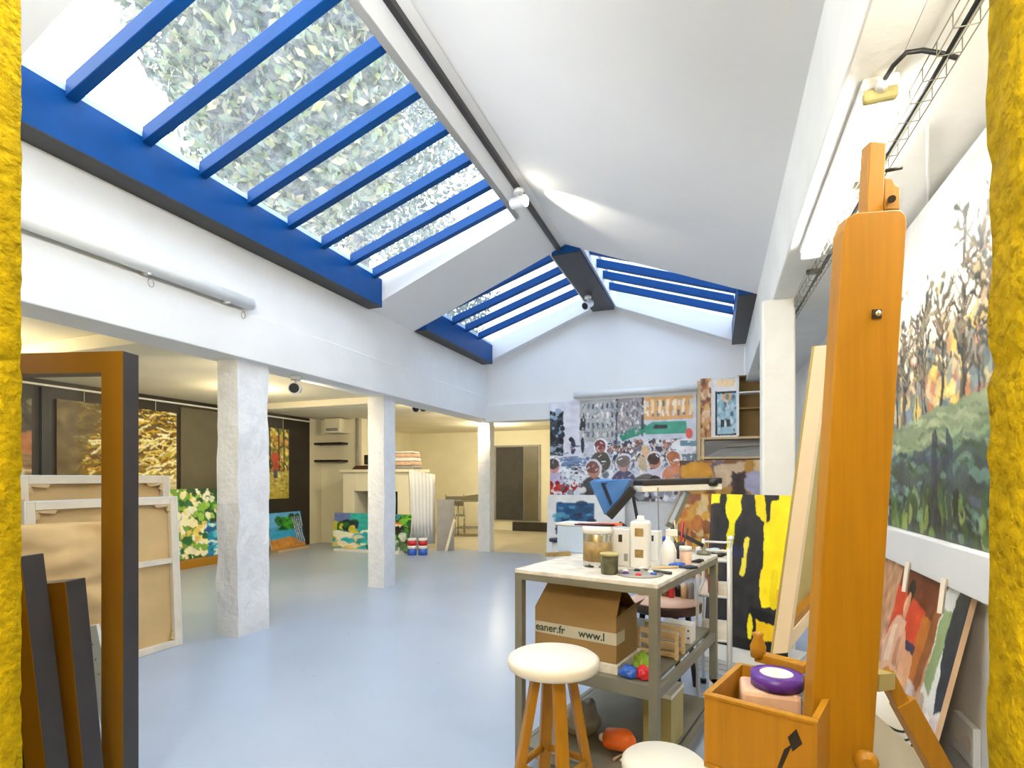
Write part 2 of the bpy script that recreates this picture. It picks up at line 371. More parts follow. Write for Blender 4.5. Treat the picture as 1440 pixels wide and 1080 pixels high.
struct(MB().box(-8.5, -2.6, 14.0, 14.2, 0, 2.75).build('wall_far', 'cream'), 'cream wall of the far room', 'wall')
struct(MB().box(-8.7, -8.5, 9.9, 14.2, 0, 2.75).build('wall_far_left', 'cream'), 'left wall of the far room', 'wall')
struct(MB().box(-2.75, -2.6, 9.45, 14.0, 0, 2.8).build('wall_far_right', 'cream'), 'right wall of the far room', 'wall')
# grey glazed door in the far wall with a dark skirting board
d = sempty('door_2', 'dark grey glazed door in the far cream wall', 'door')
fr = MB().box(-5.78, -4.42, 13.95, 14.0, .28, 2.35); fr.build('door_frame', 'grey', d)
MB().box(-5.70, -4.90, 13.93, 13.95, .30, 2.30).build('door_leaf', 'glassdark', d); MB().box(-4.88, -4.48, 13.93, 13.95, .30, 2.30).build('side_light', 'olive', d)
struct(MB().box(-5.2, -3.0, 13.9, 14.0, 0, .24).build('baseboard_back', 'brown'), 'dark skirting board of the far wall', 'baseboard')

# three rough pillars under the long beam
for i, (x1, y0, wx, dy, am) in enumerate(((-4.04, 3.71, .25, .36, .022), (-4.07, 6.06, .25, .27, .008), (-4.12, 9.75, .25, .22, .012))):
    mb = MB(); n = 26; m = 6; V = []; Fc = []
    ring = [(x1-wx+wx*k/m, y0) for k in range(m)]+[(x1, y0+dy*k/m) for k in range(m)]+[(x1-wx*k/m, y0+dy) for k in range(m)]+[(x1-wx, y0+dy-dy*k/m) for k in range(m)]
    R = len(ring)
    for j in range(n):
        for x, y in ring: V.append((x, y, 2.535*j/(n-1)))
    for j in range(n-1):
        for k in range(R): Fc.append((j*R+k, j*R+(k+1) % R, (j+1)*R+(k+1) % R, (j+1)*R+k))
    Fc += [list(range(R))[::-1], [(n-1)*R+k for k in range(R)]]
    mb.add(V, Fc); o = mb.build('trim_%d' % (9+i), 'plaster'); rough_up(o, am, 3.0, i*5); rough_up(o, am*.5, 11.0, i*3+1)
    struct(o, ('thick knobbly white pillar nearest the camera', 'smooth white pillar in the middle of the row', 'white pillar at the far end of the row')[i], 'pillar')

# skylights
def skylight(name, label, side, ya, yb, rys, xt, gm='skyt'):
    w_ = sempty(name, label, 'skylight'); fx = (lambda x: x) if side < 0 else mir
    def bx(mb, xa, xb, y0, y1, z0a, z1a, z0b, z1b, mi=0):
        xa, xb = fx(xa), fx(xb)
        if xa > xb: xa, xb, z0a, z1a, z0b, z1b = xb, xa, z0b, z1b, z0a, z1a
        mb.hexa([(xa, y0, z0a), (xb, y0, z0b), (xb, y1, z0b), (xa, y1, z0a), (xa, y0, z1a), (xb, y0, z1b), (xb, y1, z1b), (xa, y1, z1a)], mi)
    gz_ = lambda x: 3.95+.325*(x+3.8); c_ = lambda x: EAVE+SL*(x+4)
    e = MB(); bx(e, -4.0, -3.8, ya, yb, EAVE+.012, 3.87, EAVE+.012, 3.87); e.build('eaves_beam', 'blue', w_)
    e = MB(); bx(e, -4.0, -3.8, ya, yb, EAVE, EAVE+.012, EAVE, EAVE+.012); e.build('dark_underside', 'black', w_)  # thin black strip laid over the beam's underside
    cu = MB(); bx(cu, -4.0, -3.84, ya, yb, 3.87, gz_(-4.0), 3.87, gz_(-3.84)); cu.build('curb', 'crate', w_)
    for y in rys:
        r = MB(); bx(r, -3.8, xt, y-.035, y+.035, gz_(-3.8)-.12, gz_(-3.8)-.012, gz_(xt)-.12, gz_(xt)-.012)
        r.build('rafter', 'blue', w_, bevel=.006)
    rv = MB(); t = .05
    for y0 in (ya-t+.004, yb-.004): bx(rv, -4.0, xt-.001, y0, y0+t, EAVE, gz_(-4), c_(xt), gz_(xt)+.05)
    bx(rv, xt, xt+t, ya, yb, c_(xt), gz_(xt)+.05, c_(xt+t), gz_(xt+t)+.05); rv.build('reveal', 'ceil', w_)
    ed = [ya]+list(rys)+[yb]
    for a_, b__ in zip(ed[:-1], ed[1:]):
        if b__-a_ < .05: continue
        p = MB(); bx(p, -4.0, xt, a_, b__, gz_(-4)-.004, gz_(-4), gz_(xt)-.004, gz_(xt)); p.build('glass_pane', gm, w_)
    return w_
skylight('window_1', 'long left skylight with blue rafters and dusty panes', -1, Y1a, Y1b, [2.215, 2.70, 3.15, 3.62, 4.09, 4.56, 5.03, 5.45], -2.06, 'skyg')
skylight('window_2', 'smaller far skylight on the left slope', -1, Y2a, Y2b, [6.75, 7.06, 7.53, 7.99, 8.5], -2.0)
skylight('window_3', 'far skylight on the right slope', 1, Y2a, Y2b, [6.75, 7.06, 7.53, 7.99, 8.5], -2.0)
o = MB().box(-1.96, -1.59, Y2a-.02, Y2b+.05, 4.312, 4.75).build('trim_12', 'blue'); MB().box(-1.96, -1.59, Y2a-.02, Y2b+.05, 4.30, 4.312).build('dark_underside', 'black', o)  # black strip also covers the underside of the ridge beam
struct(o, 'blue ridge beam between the two far skylights', 'trim')

# glazed door leaf standing open on the left, dark edge, yellow reflection painted on its face
dl = sempty('door_1', 'open glazed door leaf with ochre reflection painted on its face and charcoal edge', 'door')
p_in = atD(173, 672, 2.3); p_out = atD(-90, 672, 2.38); p_in.z = p_out.z = 0
dx = (p_out-p_in); Lw = dx.length; ux = dx/Lw; uy = Vector((-ux.y, ux.x, 0))
if uy.y < 0: uy = -uy
T = .085; W = .10; zt = 1.99
def dbox(mb, a, b2, z0, z1, f=0, t=T, mi=0):
    p = [p_in+ux*a+uy*f, p_in+ux*b2+uy*f, p_in+ux*b2+uy*t, p_in+ux*a+uy*t]
    q = [Vector((v.x, v.y, z0)) for v in p]+[Vector((v.x, v.y, z1)) for v in p]; mb.hexa(q, mi)
def front_reflection(o):
    for f in o.data.polygons:
        f.material_index = 0 if f.normal.dot(uy) < -.8 else 1
for nm, args in (('stile', (0, W, .03, zt)), ('stile', (Lw-W, Lw, .03, zt)), ('top_rail', (W, Lw-W, zt-.09, zt)), ('bottom_rail', (W, Lw-W, .03, .16))):
    mb = MB(); dbox(mb, *args); front_reflection(mb.build(nm, ['ochre', 'dark'], dl))
mb = MB(); dbox(mb, W, Lw-W, .16, zt-.09, .035, .041); mb.build('glass_pane', 'clear', dl)
mb = MB(); dbox(mb, .02, .06, 0, .03, .02, .06); mb.build('pivot', 'dark', dl)

# ================================================================== OUTSIDE
rt_ = np.random.default_rng(5)
def tree(name, label, x, y, hz, r, n, pal):
    t = thing(name, label, 'tree', (x, y, -.3), 0, 'trees outside the skylight')
    tr = MB().tube([(0, 0, 0), (.1, .05, hz*.4), (-.1, .1, hz*.8)], [.32, .24, .1], 10)
    for k in range(7):
        a_ = k*2.4; z0 = hz*(.35+.06*k); tr.tube([(0, .05, z0), (math.cos(a_)*r*.5, math.sin(a_)*r*.5, z0+r*.5)], [.12, .03], 6)
    tr.build('trunk', 'bark', t)
    d = rt_.normal(0, 1, (n, 3)); d /= np.linalg.norm(d, axis=1)[:, None]; rad = rt_.uniform(.25, 1, n)**.5
    lump = 1+.18*np.sin(d[:, 0]*7+x)*np.cos(d[:, 2]*6+y)
    P_ = d*(rad*lump)[:, None]*np.array([r, r, hz*.27])+np.array([0, 0, hz*.72])
    s_ = rt_.uniform(.07, .19, n); A = rt_.normal(0, 1, (n, 3)); A /= np.linalg.norm(A, axis=1)[:, None]
    B = np.cross(A, rt_.normal(0, 1, (n, 3))); B /= np.linalg.norm(B, axis=1)[:, None]
    V = np.empty((n, 4, 3)); V[:, 0] = P_-A*s_[:, None]; V[:, 1] = P_+B*s_[:, None]*.5; V[:, 2] = P_+A*s_[:, None]; V[:, 3] = P_-B*s_[:, None]*.5
    me = bpy.data.meshes.new('foliage'); me.vertices.add(n*4); me.vertices.foreach_set('co', V.ravel())
    me.loops.add(n*4); me.loops.foreach_set('vertex_index', np.arange(n*4)); me.polygons.add(n); me.polygons.foreach_set('loop_start', np.arange(0, n*4, 4))
    me.update(calc_edges=True); me.materials.append(M['leaf'])
    ci = rt_.integers(0, len(pal), n); col = np.ones((n, 4)); col[:, :3] = np.array(pal)[ci]*rt_.uniform(.7, 1.3, (n, 1))
    me.attributes.new('Col', 'FLOAT_COLOR', 'FACE').data.foreach_set('color', col.astype(np.float32).ravel())
    o = bpy.data.objects.new('foliage', me); C.objects.link(o); o.parent = t; o['kind'] = 'stuff'; return t
G1 = [(.05, .075, .03), (.08, .10, .04), (.035, .055, .04), (.13, .12, .055)]
G2 = [(.10, .125, .03), (.17, .165, .045), (.07, .10, .04), (.20, .17, .08)]
tree('leafy_tree', 'dark green tree beyond the middle panes of the left skylight', -13.0, 17.8, 22.5, 4.3, 15000, G1)
tree('leafy_tree', 'yellow-green tree seen through the upper panes of the left skylight', -9.6, 10.3, 17.2, 2.9, 34000, G2)
tree('leafy_tree', 'sparse grey-green tree low behind the left skylight', -16.8, 31.0, 19, 3.6, 9000, G1+G2)

nh = thing('backdrop_house', 'added house whose blue-grey roof stands in for sky blue beyond the trees', 'house', (-22, 36, -.3))  # added as a blue backdrop in place of sky in the lower panes
MB().box(-6, 0, -16, 16, 0, 9).build('wall', 'white', nh); MB().prism([(.4, -16.3, 8.8), (.4, 16.3, 8.8), (-3.5, 16.3, 18), (-3.5, -16.3, 18)], (-.3, 0, .1)).build('roof', 'zinc', nh)
for k in range(9): MB().box(.0, .06, -14+3.4*k, -12.6+3.4*k, 5.2, 7.4).build('window', 'glassdark', nh)
for k in range(3): MB().box(-4.2, -3.2, -12+10*k, -10.8+10*k, 16, 20).build('chimney', 'card', nh)

# ================================================================== FITTINGS
# ridge track with its spotlights
rt = thing('lighting_track', 'long dark lighting track under the ridge', 'light track', (-1.86, 1.05, 4.36))
MB().box(-.022, .022, 0, 5.62, -.02, .03).build('rail', 'dark', rt)
for y in (.05, 2.8, 5.5): MB().box(-.012, .012, y-.02, y+.02, .03, .06).build('bracket', 'dark', rt)
def spot(label, loc, aim, heads=1, body='wplast', bulb='black', s=1.0, cat='spotlight', grp=None):
    t = thing('spotlight', label, cat, loc, 0, grp)
    MB().lathe([(.035*s, -.03*s), (.035*s, 0)], 16).build('base', body, t)
    a = Vector(aim).normalized()
    for k in range(heads):
        off = Vector(((k-(heads-1)/2)*.11*s, 0, 0))
        e = Vector((0, 0, -.09*s))+off
        MB().tube([Vector((0, 0, -.03*s)), e], .008*s, 8).build('arm', body, t)
        q = a.to_track_quat('Z', 'Y').to_matrix().to_4x4()
        hb = MB().lathe([(.018*s, -.07*s), (.036*s, -.06*s), (.042*s, .05*s), (.042*s, .06*s)], 18, e, mt=q); h_ = hb.build('head', body, t)
        lb = MB().lathe([(.034*s, .061*s), (.030*s, .066*s)], 18, e, mt=q); lb.build('lens', bulb, h_)
    return t
spot('lit white spotlight on the ridge track near the last blue rafter', (-1.84, 5.1, 4.34), (.85, -.28, -.10), 1, 'wplast', 'bulb', 1.4)
spot('small white and black spotlight hanging at the end of the ridge beam', (-1.86, 8.35, 4.30), (-.3, -.7, -.4), 1, 'wplast', 'black', 1.5)
spot('white spotlight with black face under the beam between two pillars', (-4.15, 4.55, 2.53), (.5, -.8, -.1), 1, 'wplast', 'black', 1.5)
spot('black twin spotlight on the side room ceiling behind the middle pillar', (-4.6, 7.9, 2.75), (.3, -.8, -.5), 2, 'black', 'black', 1.3)
spot('black spotlight on the side room ceiling near the far pillar', (-4.45, 9.2, 2.75), (-.3, -.8, -.4), 2, 'black', 'black', 1.1)
# white pipe with hooks along the left beam
pt = thing('white_pipe', 'thick white pipe fixed along the top of the left beam', 'pipe', (-3.93, 1.05, 3.02))
MB().tube([(0, 0, 0), (0, 2.70, 0)], .055, 20).build('tube', 'wenam', pt); MB().lathe([(.055, 0), (.04, .03), (.0, .04)], 20, (0, 2.70, 0), mt=Matrix.Rotation(-PI/2, 4, 'X')).build('end_cap', 'wenam', pt)
for y in (.6, 1.75, 2.45): MB().box(-.07, .02, y-.012, y+.012, -.065, -.05).build('clip', 'wenam', pt)
for (y, lb) in ((2.85, 'little wire ring on the left beam below the middle of the pipe'), (3.70, 'little wire ring on the left beam below the end of the pipe')):
    rg = MB(); rg.tube([(-3.966, y+math.cos(a_)*.022, 2.915+math.sin(a_)*.03) for a_ in np.linspace(0, 2*PI, 17)], .003, 6)
    tag(rg.build('wire_ring', 'chrome'), lb, 'ring', 'wire rings on the left beam')
# batten light on the aisle ceiling
bt = thing('batten_light', 'long lit white batten lamp on the right aisle ceiling', 'ceiling light', (.572, 2.33, 2.93))
MB().box(-.06, .06, 0, 1.58, -.045, 0).build('housing', 'wplast', bt, bevel=.01)
MB().box(-.052, .052, .04, 1.55, -.085, -.045).build('diffuser', 'tube', bt, bevel=.015)
for y in (.0, 1.54): MB().box(-.056, .056, y, y+.04, -.088, -.045).build('end_cap', 'oliveback' if y == 0 else 'wplast', bt, bevel=.012)
MB().tube([(0, 0, -.05), (0, -.05, -.05)], .022, 12).build('gland', 'wplast', bt)
cb_ = MB().tube([(.572, 2.28, 2.88), (.58, 2.22, 2.88), (.61, 2.19, 2.895), (.66, 2.205, 2.90), (.72, 2.222, 2.885), (.765, 2.22, 2.855)], .008, 8)
tag(cb_.build('power_cable', 'black'), 'black cable from the batten lamp to the wire tray', 'cable')
# wire cable tray
ty = thing('cable_tray', 'wire mesh cable tray hung under the right aisle ceiling', 'cable tray', (.76, 1.05, 2.87), math.radians(1.7))
ln = 6.6; L_ = MB()
for dxx, dz in ((-.035, .03), (-.035, -.02), (.035, .03), (.035, -.02), (0, -.02)): L_.tube([(dxx, 0, dz), (dxx, ln, dz)], .0022, 5)
for y in np.arange(.05, ln, .12): L_.tube([(-.035, y, .03), (-.035, y, -.02), (.035, y, -.02), (.035, y, .03)], .0022, 5)
L_.build('mesh', 'steel', ty)
for y in (.9, 2.1, 3.3, 4.4): MB().box(-.05, .05, y-.01, y+.01, .03, .06).build('hanger', 'steel', ty)
cab = MB(); cab.tube([(.01, 0, -.01), (-.01, 2, -.012), (.012, 4, -.01), (0, 6.5, -.012)], .007, 6); cab.tube([(-.015, 0, -.008), (.012, 3, -.012), (-.01, 6.5, -.01)], .005, 6)
cab.build('cables', 'black', ty)
tag(MB().tube([(.84, 2.75, 2.928), (.98, 3.2, 2.928), (1.09, 3.55, 2.928)], .007, 6).build('conduit', 'wplast'), 'thin white conduit running across the aisle ceiling', 'conduit')
# hanging rail on the left wall
tag(MB().box(-8.24, -8.21, 1.2, 9.45, 2.655, 2.68).build('picture_rail', 'wplast'), 'long white hanging rail at the top of the dark wall', 'rail')

# ================================================================== PICTURES
def hung(name, label, w, h, pic, loc, rz, grp=None, wires=True, t=.03):
    o = painted(name, w, h, t, pic, side=(60, 55, 45)); set_at(o, loc, rz); tag(o, label, 'painting', grp)
    if wires:
        for sx in (-.3, .3):
            MB().tube([(sx*w, .012, h), (sx*w, .012, 2.655-loc[2])], .004, 6).build('hanging_wire', 'wplast', o)
    return o
# pond with fish and reeds
p = Pic(170, 130, (88, 70, 22))
p.vgrad(0, 1, (96, 78, 30), (150, 120, 40))
for k in range(420):
    x = rng.uniform(.12, 1.0); y = rng.uniform(.0, .9); a_ = rng.uniform(-.5, 1.1); l_ = rng.uniform(.05, .16)
    p.line(x, y, x+l_*math.cos(a_), y-l_*math.sin(a_)*.9, .012, [(245, 226, 120), (214, 170, 40), (120, 84, 16), (252, 246, 200), (170, 150, 30), (90, 60, 18)][rng.integers(6)])
p.poly([(0, 0), (.35, 0), (.2, .5), (.12, 1), (0, 1)], (104, 86, 40), .75)
for k in range(60):
    x = rng.uniform(.55, 1.0); y = rng.uniform(.35, 1); p.line(x, y, x+rng.uniform(.05, .2), y-rng.uniform(.0, .12), .014, [(255, 248, 215), (240, 220, 130), (190, 170, 60)][rng.integers(3)])
p.rect(.78, .75, 1, 1, (250, 244, 215), .7); p.ell(.38, .82, .16, .06, (214, 88, 28)); p.ell(.42, .80, .09, .035, (70, 70, 76)); p.ell(.30, .84, .07, .035, (236, 120, 40)); p.noise(10)
hung('pond_painting', 'large golden painting of reeds and an orange fish on the dark wall', 1.72, 1.42, p, (-8.255, 5.50, 1.09), PI/2, 'paintings hung on the dark wall')
p = Pic(50, 70, (140, 110, 70))
p.rect(0, 0, 1, .3, (66, 58, 40)); p.specks(0, 0, 1, .35, 90, .04, [(40, 38, 28), (96, 88, 60), (120, 110, 80)]); p.rect(0, .3, 1, .5, (190, 120, 66)); p.ell(.6, .45, .3, .06, (230, 140, 90))
for v in np.arange(.5, 1, .045): p.line(0, v, 1, v+.02, .02, [(220, 180, 120), (120, 80, 44), (240, 220, 180)][rng.integers(3)])
p.rect(.35, .62, .95, .9, (244, 232, 205), .7); p.noise(12)
hung('terrace_painting', 'brown terrace painting at the left end of the dark wall', 1.15, 1.45, p, (-8.255, 3.78, 1.03), PI/2, 'paintings hung on the dark wall')
p = Pic(50, 90, (120, 110, 30))
p.specks(0, 0, 1, .6, 260, .05, [(196, 180, 40), (120, 130, 30), (60, 70, 20), (220, 150, 40), (240, 224, 120)])
for x in (.12, .3, .62, .8): p.line(x, 0, x+.03, .62, .05, (70, 50, 20))
p.rect(0, .62, 1, 1, (190, 170, 70)); p.specks(0, .6, 1, 1, 70, .06, [(230, 214, 130), (140, 130, 40)], .8, .3); p.ell(.5, .42, .13, .08, (200, 60, 30)); p.rect(.42, .46, .6, .6, (190, 60, 40)); p.rect(.44, .6, .58, .72, (60, 70, 90)); p.noise(9)
hung('park_painting', 'tall yellow-green park painting with a red figure on the dark wall', .73, 1.42, p, (-8.255, 8.49, 1.03), PI/2, 'paintings hung on the dark wall')
# leaning colourful canvases on the left
p = Pic(130, 110, (140, 170, 80))
p.specks(0, 0, .55, 1, 220, .05, [(250, 246, 200), (240, 214, 110), (120, 170, 60), (40, 110, 60), (255, 255, 240)]); p.specks(.3, 0, 1, .45, 160, .05, [(60, 140, 50), (150, 200, 80), (240, 248, 220), (30, 80, 40)])
p.poly([(.5, .5), (1, .42), (1, 1), (.45, 1)], (30, 150, 200)); p.specks(.5, .5, 1, 1, 60, .06, [(20, 100, 170), (80, 200, 230), (230, 250, 255)], .9, .35); p.rect(.55, .45, 1, .52, (40, 60, 50)); p.noise(8)
o = painted('garden_painting', 1.35, 1.15, .03, p); set_at(o, (-7.98, 6.78, .135), PI/2, .17); tag(o, 'bright garden and pool painting leaning on the dark wall above a plank', 'painting')
tag(MB().box(-8.16, -7.86, 6.0, 7.45, 0, .13).build('wood_plank', 'wood', bevel=.006), 'orange wooden plank on the floor under the garden painting', 'plank')
p = Pic(70, 60, (70, 160, 220)); p.rect(0, 0, 1, .4, (100, 180, 240)); p.specks(.3, .15, .9, .6, 60, .08, [(40, 130, 50), (80, 180, 60), (20, 80, 40)]); p.rect(0, .5, 1, .8, (60, 170, 225)); p.poly([(0, .75), (.6, .7), (1, .9), (1, 1), (0, 1)], (210, 150, 70))
for k in range(14): x = .7+.02*k; p.line(x, .15, x+.08, .9, .015, [(30, 40, 80), (240, 250, 255), (60, 90, 160)][k % 3])
p.noise(8)
o = painted('shore_painting', .92, .72, .03, p); set_at(o, (-8.02, 8.62, .047), PI/2, .2); tag(o, 'small blue shore painting leaning under the park painting', 'painting')
tag(MB().box(-8.12, -7.90, 8.2, 9.05, 0, .04).build('wood_batten', 'pine'), 'pale batten on the floor under the shore painting', 'batten')
# street café painting on the far partition
p = Pic(280, 195, (206, 210, 220), .28)
p.rect(0, 0, .24, .62, (226, 228, 240)); p.rect(0, .10, .10, .55, (70, 86, 96)); p.specks(0, .1, .1, .55, 40, .02, [(40, 50, 60), (150, 170, 190), (20, 26, 30)])
p.rect(.22, 0, .48, .42, (190, 190, 186)); p.rect(.48, 0, .65, .35, (168, 158, 160)); p.rect(.65, 0, .98, .22, (222, 160, 96))
for x in np.arange(.24, .97, .034):
    for y in (.04, .13, .23, .32):
        if x < .65 or y < .18: p.rect(x, y, x+.014, y+.055, [(110, 112, 126), (84, 88, 100), (232, 226, 220)][rng.integers(3)])
for x in np.arange(.66, .97, .05): p.rect(x, .03, x+.02, .16, (250, 226, 180))
p.poly([(.5, .36), (.66, .25), (.72, .32), (.52, .42)], (30, 130, 104)); p.poly([(.66, .30), (.72, .24), (.94, .24), (.95, .36), (.68, .36)], (40, 140, 116)); p.rect(.73, .27, .82, .31, (30, 40, 46))
p.line(.48, 0, .48, .85, .012, (70, 70, 84)); p.line(.655, 0, .655, .3, .016, (66, 66, 84)); p.rect(.22, .18, .26, .3, (44, 48, 54))
p.specks(.24, .02, .66, .36, 200, .006, [(236, 236, 236), (120, 124, 136), (210, 200, 190), (150, 150, 156)], .8, 1.6); p.specks(.42, .42, .97, .62, 420, .010, [(60, 50, 56), (140, 90, 80), (210, 160, 130), (240, 240, 240), (40, 60, 90), (120, 130, 150), (30, 60, 60)], 1, 1.4)
p.rect(.0, .58, .3, .66, (120, 146, 180)); p.specks(.02, .56, .34, .66, 30, .03, [(160, 180, 210), (96, 110, 140)], .8, .2)
p.ell(.17, .46, .018, .08, (60, 70, 100)); p.ell(.155, .39, .018, .025, (30, 30, 34)); p.ell(.24, .45, .014, .08, (40, 44, 60))
p.rect(.0, .66, .42, .84, (238, 240, 246)); p.specks(.05, .66, .4, .82, 50, .012, [(120, 130, 150), (190, 200, 220), (60, 60, 70)], 1, .6)
p.rect(.34, .62, 1, .88, (214, 216, 224)); p.specks(.4, .58, 1, .86, 120, .02, [(240, 240, 244), (150, 160, 176), (100, 110, 126), (230, 200, 190)], .9)
p.ell(.93, .48, .08, .07, (240, 242, 246)); p.rect(.90, .43, 1.0, .48, (110, 150, 170)); p.rect(.83, .55, 1, .66, (116, 126, 150)); p.ell(.955, .36, .022, .05, (214, 84, 60))
def sitter(x, y, s, hair, skin, shirt):
    p.ell(x, y-.012*s, .054*s, .085*s, (244, 242, 246), .85); p.ell(x, y+.165*s, .086*s, .13*s, (236, 236, 242), .6); p.ell(x, y+.17*s, .075*s, .12*s, shirt); p.ell(x, y, .04*s, .07*s, skin); p.ell(x-.005, y-.025*s, .042*s, .055*s, hair)
sitter(.37, .47, .9, (130, 60, 50), (180, 120, 100), (96, 92, 84)); sitter(.03, .66, 1.0, (70, 60, 60), (214, 160, 150), (206, 200, 226)); sitter(.32, .70, 1.15, (126, 84, 72), (190, 130, 110), (70, 70, 74))
sitter(.53, .64, 1.1, (110, 96, 92), (190, 150, 140), (84, 84, 110)); sitter(.68, .52, .7, (220, 180, 130), (230, 180, 150), (214, 190, 150)); sitter(.735, .62, 1.0, (60, 34, 26), (190, 120, 90), (232, 222, 240)); sitter(.86, .60, .95, (190, 110, 70), (222, 140, 96), (224, 150, 110))

for k in range(260):
    x, y = rng.uniform(.02, .98), rng.uniform(.40, .98); a_ = rng.uniform(0, PI); l_ = rng.uniform(.008, .035); p.line(x, y, x+l_*math.cos(a_), y+l_*math.sin(a_), rng.uniform(.004, .008), [(250, 250, 252), (226, 228, 236), (70, 74, 90), (140, 150, 170), (206, 170, 150)][rng.integers(5)])
p.ell(.36, .88, .11, .09, (80, 86, 100)); p.ell(.40, .91, .06, .05, (24, 26, 34)); p.ell(.68, .88, .11, .14, (96, 88, 88)); p.ell(.74, .88, .06, .13, (36, 36, 38)); p.rect(.82, .78, .93, .9, (206, 150, 110))
p.rect(0, .86, .22, .95, (190, 30, 34)); p.specks(0, .82, .26, 1, 60, .016, [(240, 230, 232), (150, 20, 24), (90, 96, 110), (210, 60, 50)]); p.specks(.1, .92, .9, 1, 80, .02, [(230, 232, 240), (150, 150, 160), (90, 84, 90)]); p.noise(8, 30)
o = painted('street_painting', 2.47, 1.74, .04, p); set_at(o, (-1.515, 9.259, 1.06), 0); tag(o, 'huge painting of a busy street cafe on the far partition', 'painting')
tag(MB().tube([(-2.3, 9.22, 2.89), (-.26, 9.22, 2.91)], .055, 16).build('paper_roll', 'wenam'), 'long white roll above the street cafe painting', 'roll')
tag(MB().box(-.265, -.215, 9.26, 9.299, 1.70, 3.02).build('wooden_lath', 'pine'), 'upright wooden lath at the right edge of the street cafe painting', 'lath')
# forest painting on the right wall
p = Pic(190, 200, (246, 246, 244)); p.vgrad(0, .5, (250, 250, 250), (240, 226, 196)); p.vgrad(.42, .66, (226, 196, 150), (130, 130, 120)); p.vgrad(.66, .74, (140, 156, 122), (96, 114, 100)); p.vgrad(.74, 1.0, (70, 84, 84), (40, 50, 44))
p.specks(.0, .44, 1, .66, 260, .03, [(222, 160, 96), (240, 220, 170), (120, 140, 150), (190, 120, 84), (236, 200, 90), (90, 110, 120)], .7)
for k in range(24):
    x = rng.uniform(.02, .98); tp = rng.uniform(.06, .30)+.22*(1-x); wd = rng.uniform(.008, .022); c_ = [(66, 60, 52), (96, 84, 66), (52, 54, 56)][k % 3]
    p.line(x, .68, x+rng.uniform(-.02, .02), tp, wd, c_)
    for j in range(26):
        y = rng.uniform(tp, max(.56, tp+.05)); a_ = rng.uniform(.4, 1.3)*rng.choice([-1, 1]); l_ = rng.uniform(.03, .10); p.line(x, y, x+l_*math.sin(a_), y-l_*math.cos(a_), rng.uniform(.006, .012), [(96, 86, 70), (60, 60, 54), (130, 112, 84), (150, 134, 110)][rng.integers(4)])
p.specks(.0, .2, 1, .5, 150, .014, [(250, 246, 226), (110, 96, 70), (60, 64, 60), (206, 186, 140)], .8)
p.poly([(0, .68), (.4, .64), (1, .60), (1, .70), (0, .76)], (132, 150, 112)); p.specks(0, .64, 1, .74, 80, .05, [(150, 170, 124), (100, 122, 96), (176, 186, 146)], .7, .15)
p.specks(0, .74, 1, 1, 160, .05, [(90, 130, 110), (40, 60, 70), (60, 70, 96), (120, 160, 140), (50, 76, 40)], .7, .25); p.specks(.1, .88, .95, 1, 90, .02, [(100, 130, 60), (60, 84, 46), (30, 40, 46), (140, 160, 84)], .8, 2)
for x in (.5, .62): p.line(x, .72, x, .95, .05, (44, 52, 70), .7)
p.rect(0, 0, .045, 1, (240, 236, 222)); p.noise(9, 24)
o = painted('forest_painting', 1.72, 1.76, .035, p); set_at(o, (1.055, 3.36, 1.145), -PI/2); tag(o, 'big painting of bare trees over green water on the right wall', 'painting')
p = Pic(40, 90, (70, 80, 96)); p.specks(0, 0, 1, 1, 200, .09, [(110, 120, 136), (50, 56, 70), (196, 190, 180), (90, 84, 80)], .8); p.noise(10)
o = painted('blue_grey_painting', .30, .95, .03, p); set_at(o, (1.06, 4.42, 1.142), -PI/2); tag(o, 'narrow blue-grey painting beyond the forest painting', 'painting')
lg = thing('picture_ledge', 'white picture ledge with wooden pegs under the forest painting', 'ledge', (1.0, 2.3, .95))
MB().box(.0, .1, 0, 2.7, 0, .19).build('board', 'white', lg, bevel=.004)
for y in (.72, 1.22, 1.95): MB().bar((-.012, y, .04), (-.035, y-.02, -.12), .02, .014).build('peg', 'stretch', lg)
p = Pic(240, 150, (200, 150, 110), .55); p.u = (p.u-.36)/.64
p.rect(0, 0, .72, .3, (116, 50, 26)); p.poly([(0, .12), (.52, .18), (.52, .5), (0, .5)], (214, 70, 26)); p.poly([(.5, .2), (.66, .2), (.6, .75), (.45, .7)], (190, 106, 26)); p.poly([(.64, .05), (.74, .05), (.66, .75), (.57, .75)], (150, 84, 40))
p.rect(.72, 0, 1, .8, (236, 232, 220)); p.poly([(.74, .1), (.88, .1), (.82, .55), (.72, .5)], (150, 170, 120)); p.poly([(.86, .0), (1, .0), (1, .55), (.92, .6), (.84, .2)], (40, 46, 56)); p.poly([(.30, .4), (.5, .4), (.54, .7), (.34, .7)], (236, 170, 120)); p.rect(.25, .38, .5, .44, (70, 60, 84)); p.poly([(.55, .62), (1, .6), (1, 1), (.3, 1), (.45, .75)], (238, 220, 208))
p.specks(.5, .62, .95, 1, 70, .05, [(250, 240, 236), (220, 190, 176), (200, 160, 130), (206, 200, 206)], .7)
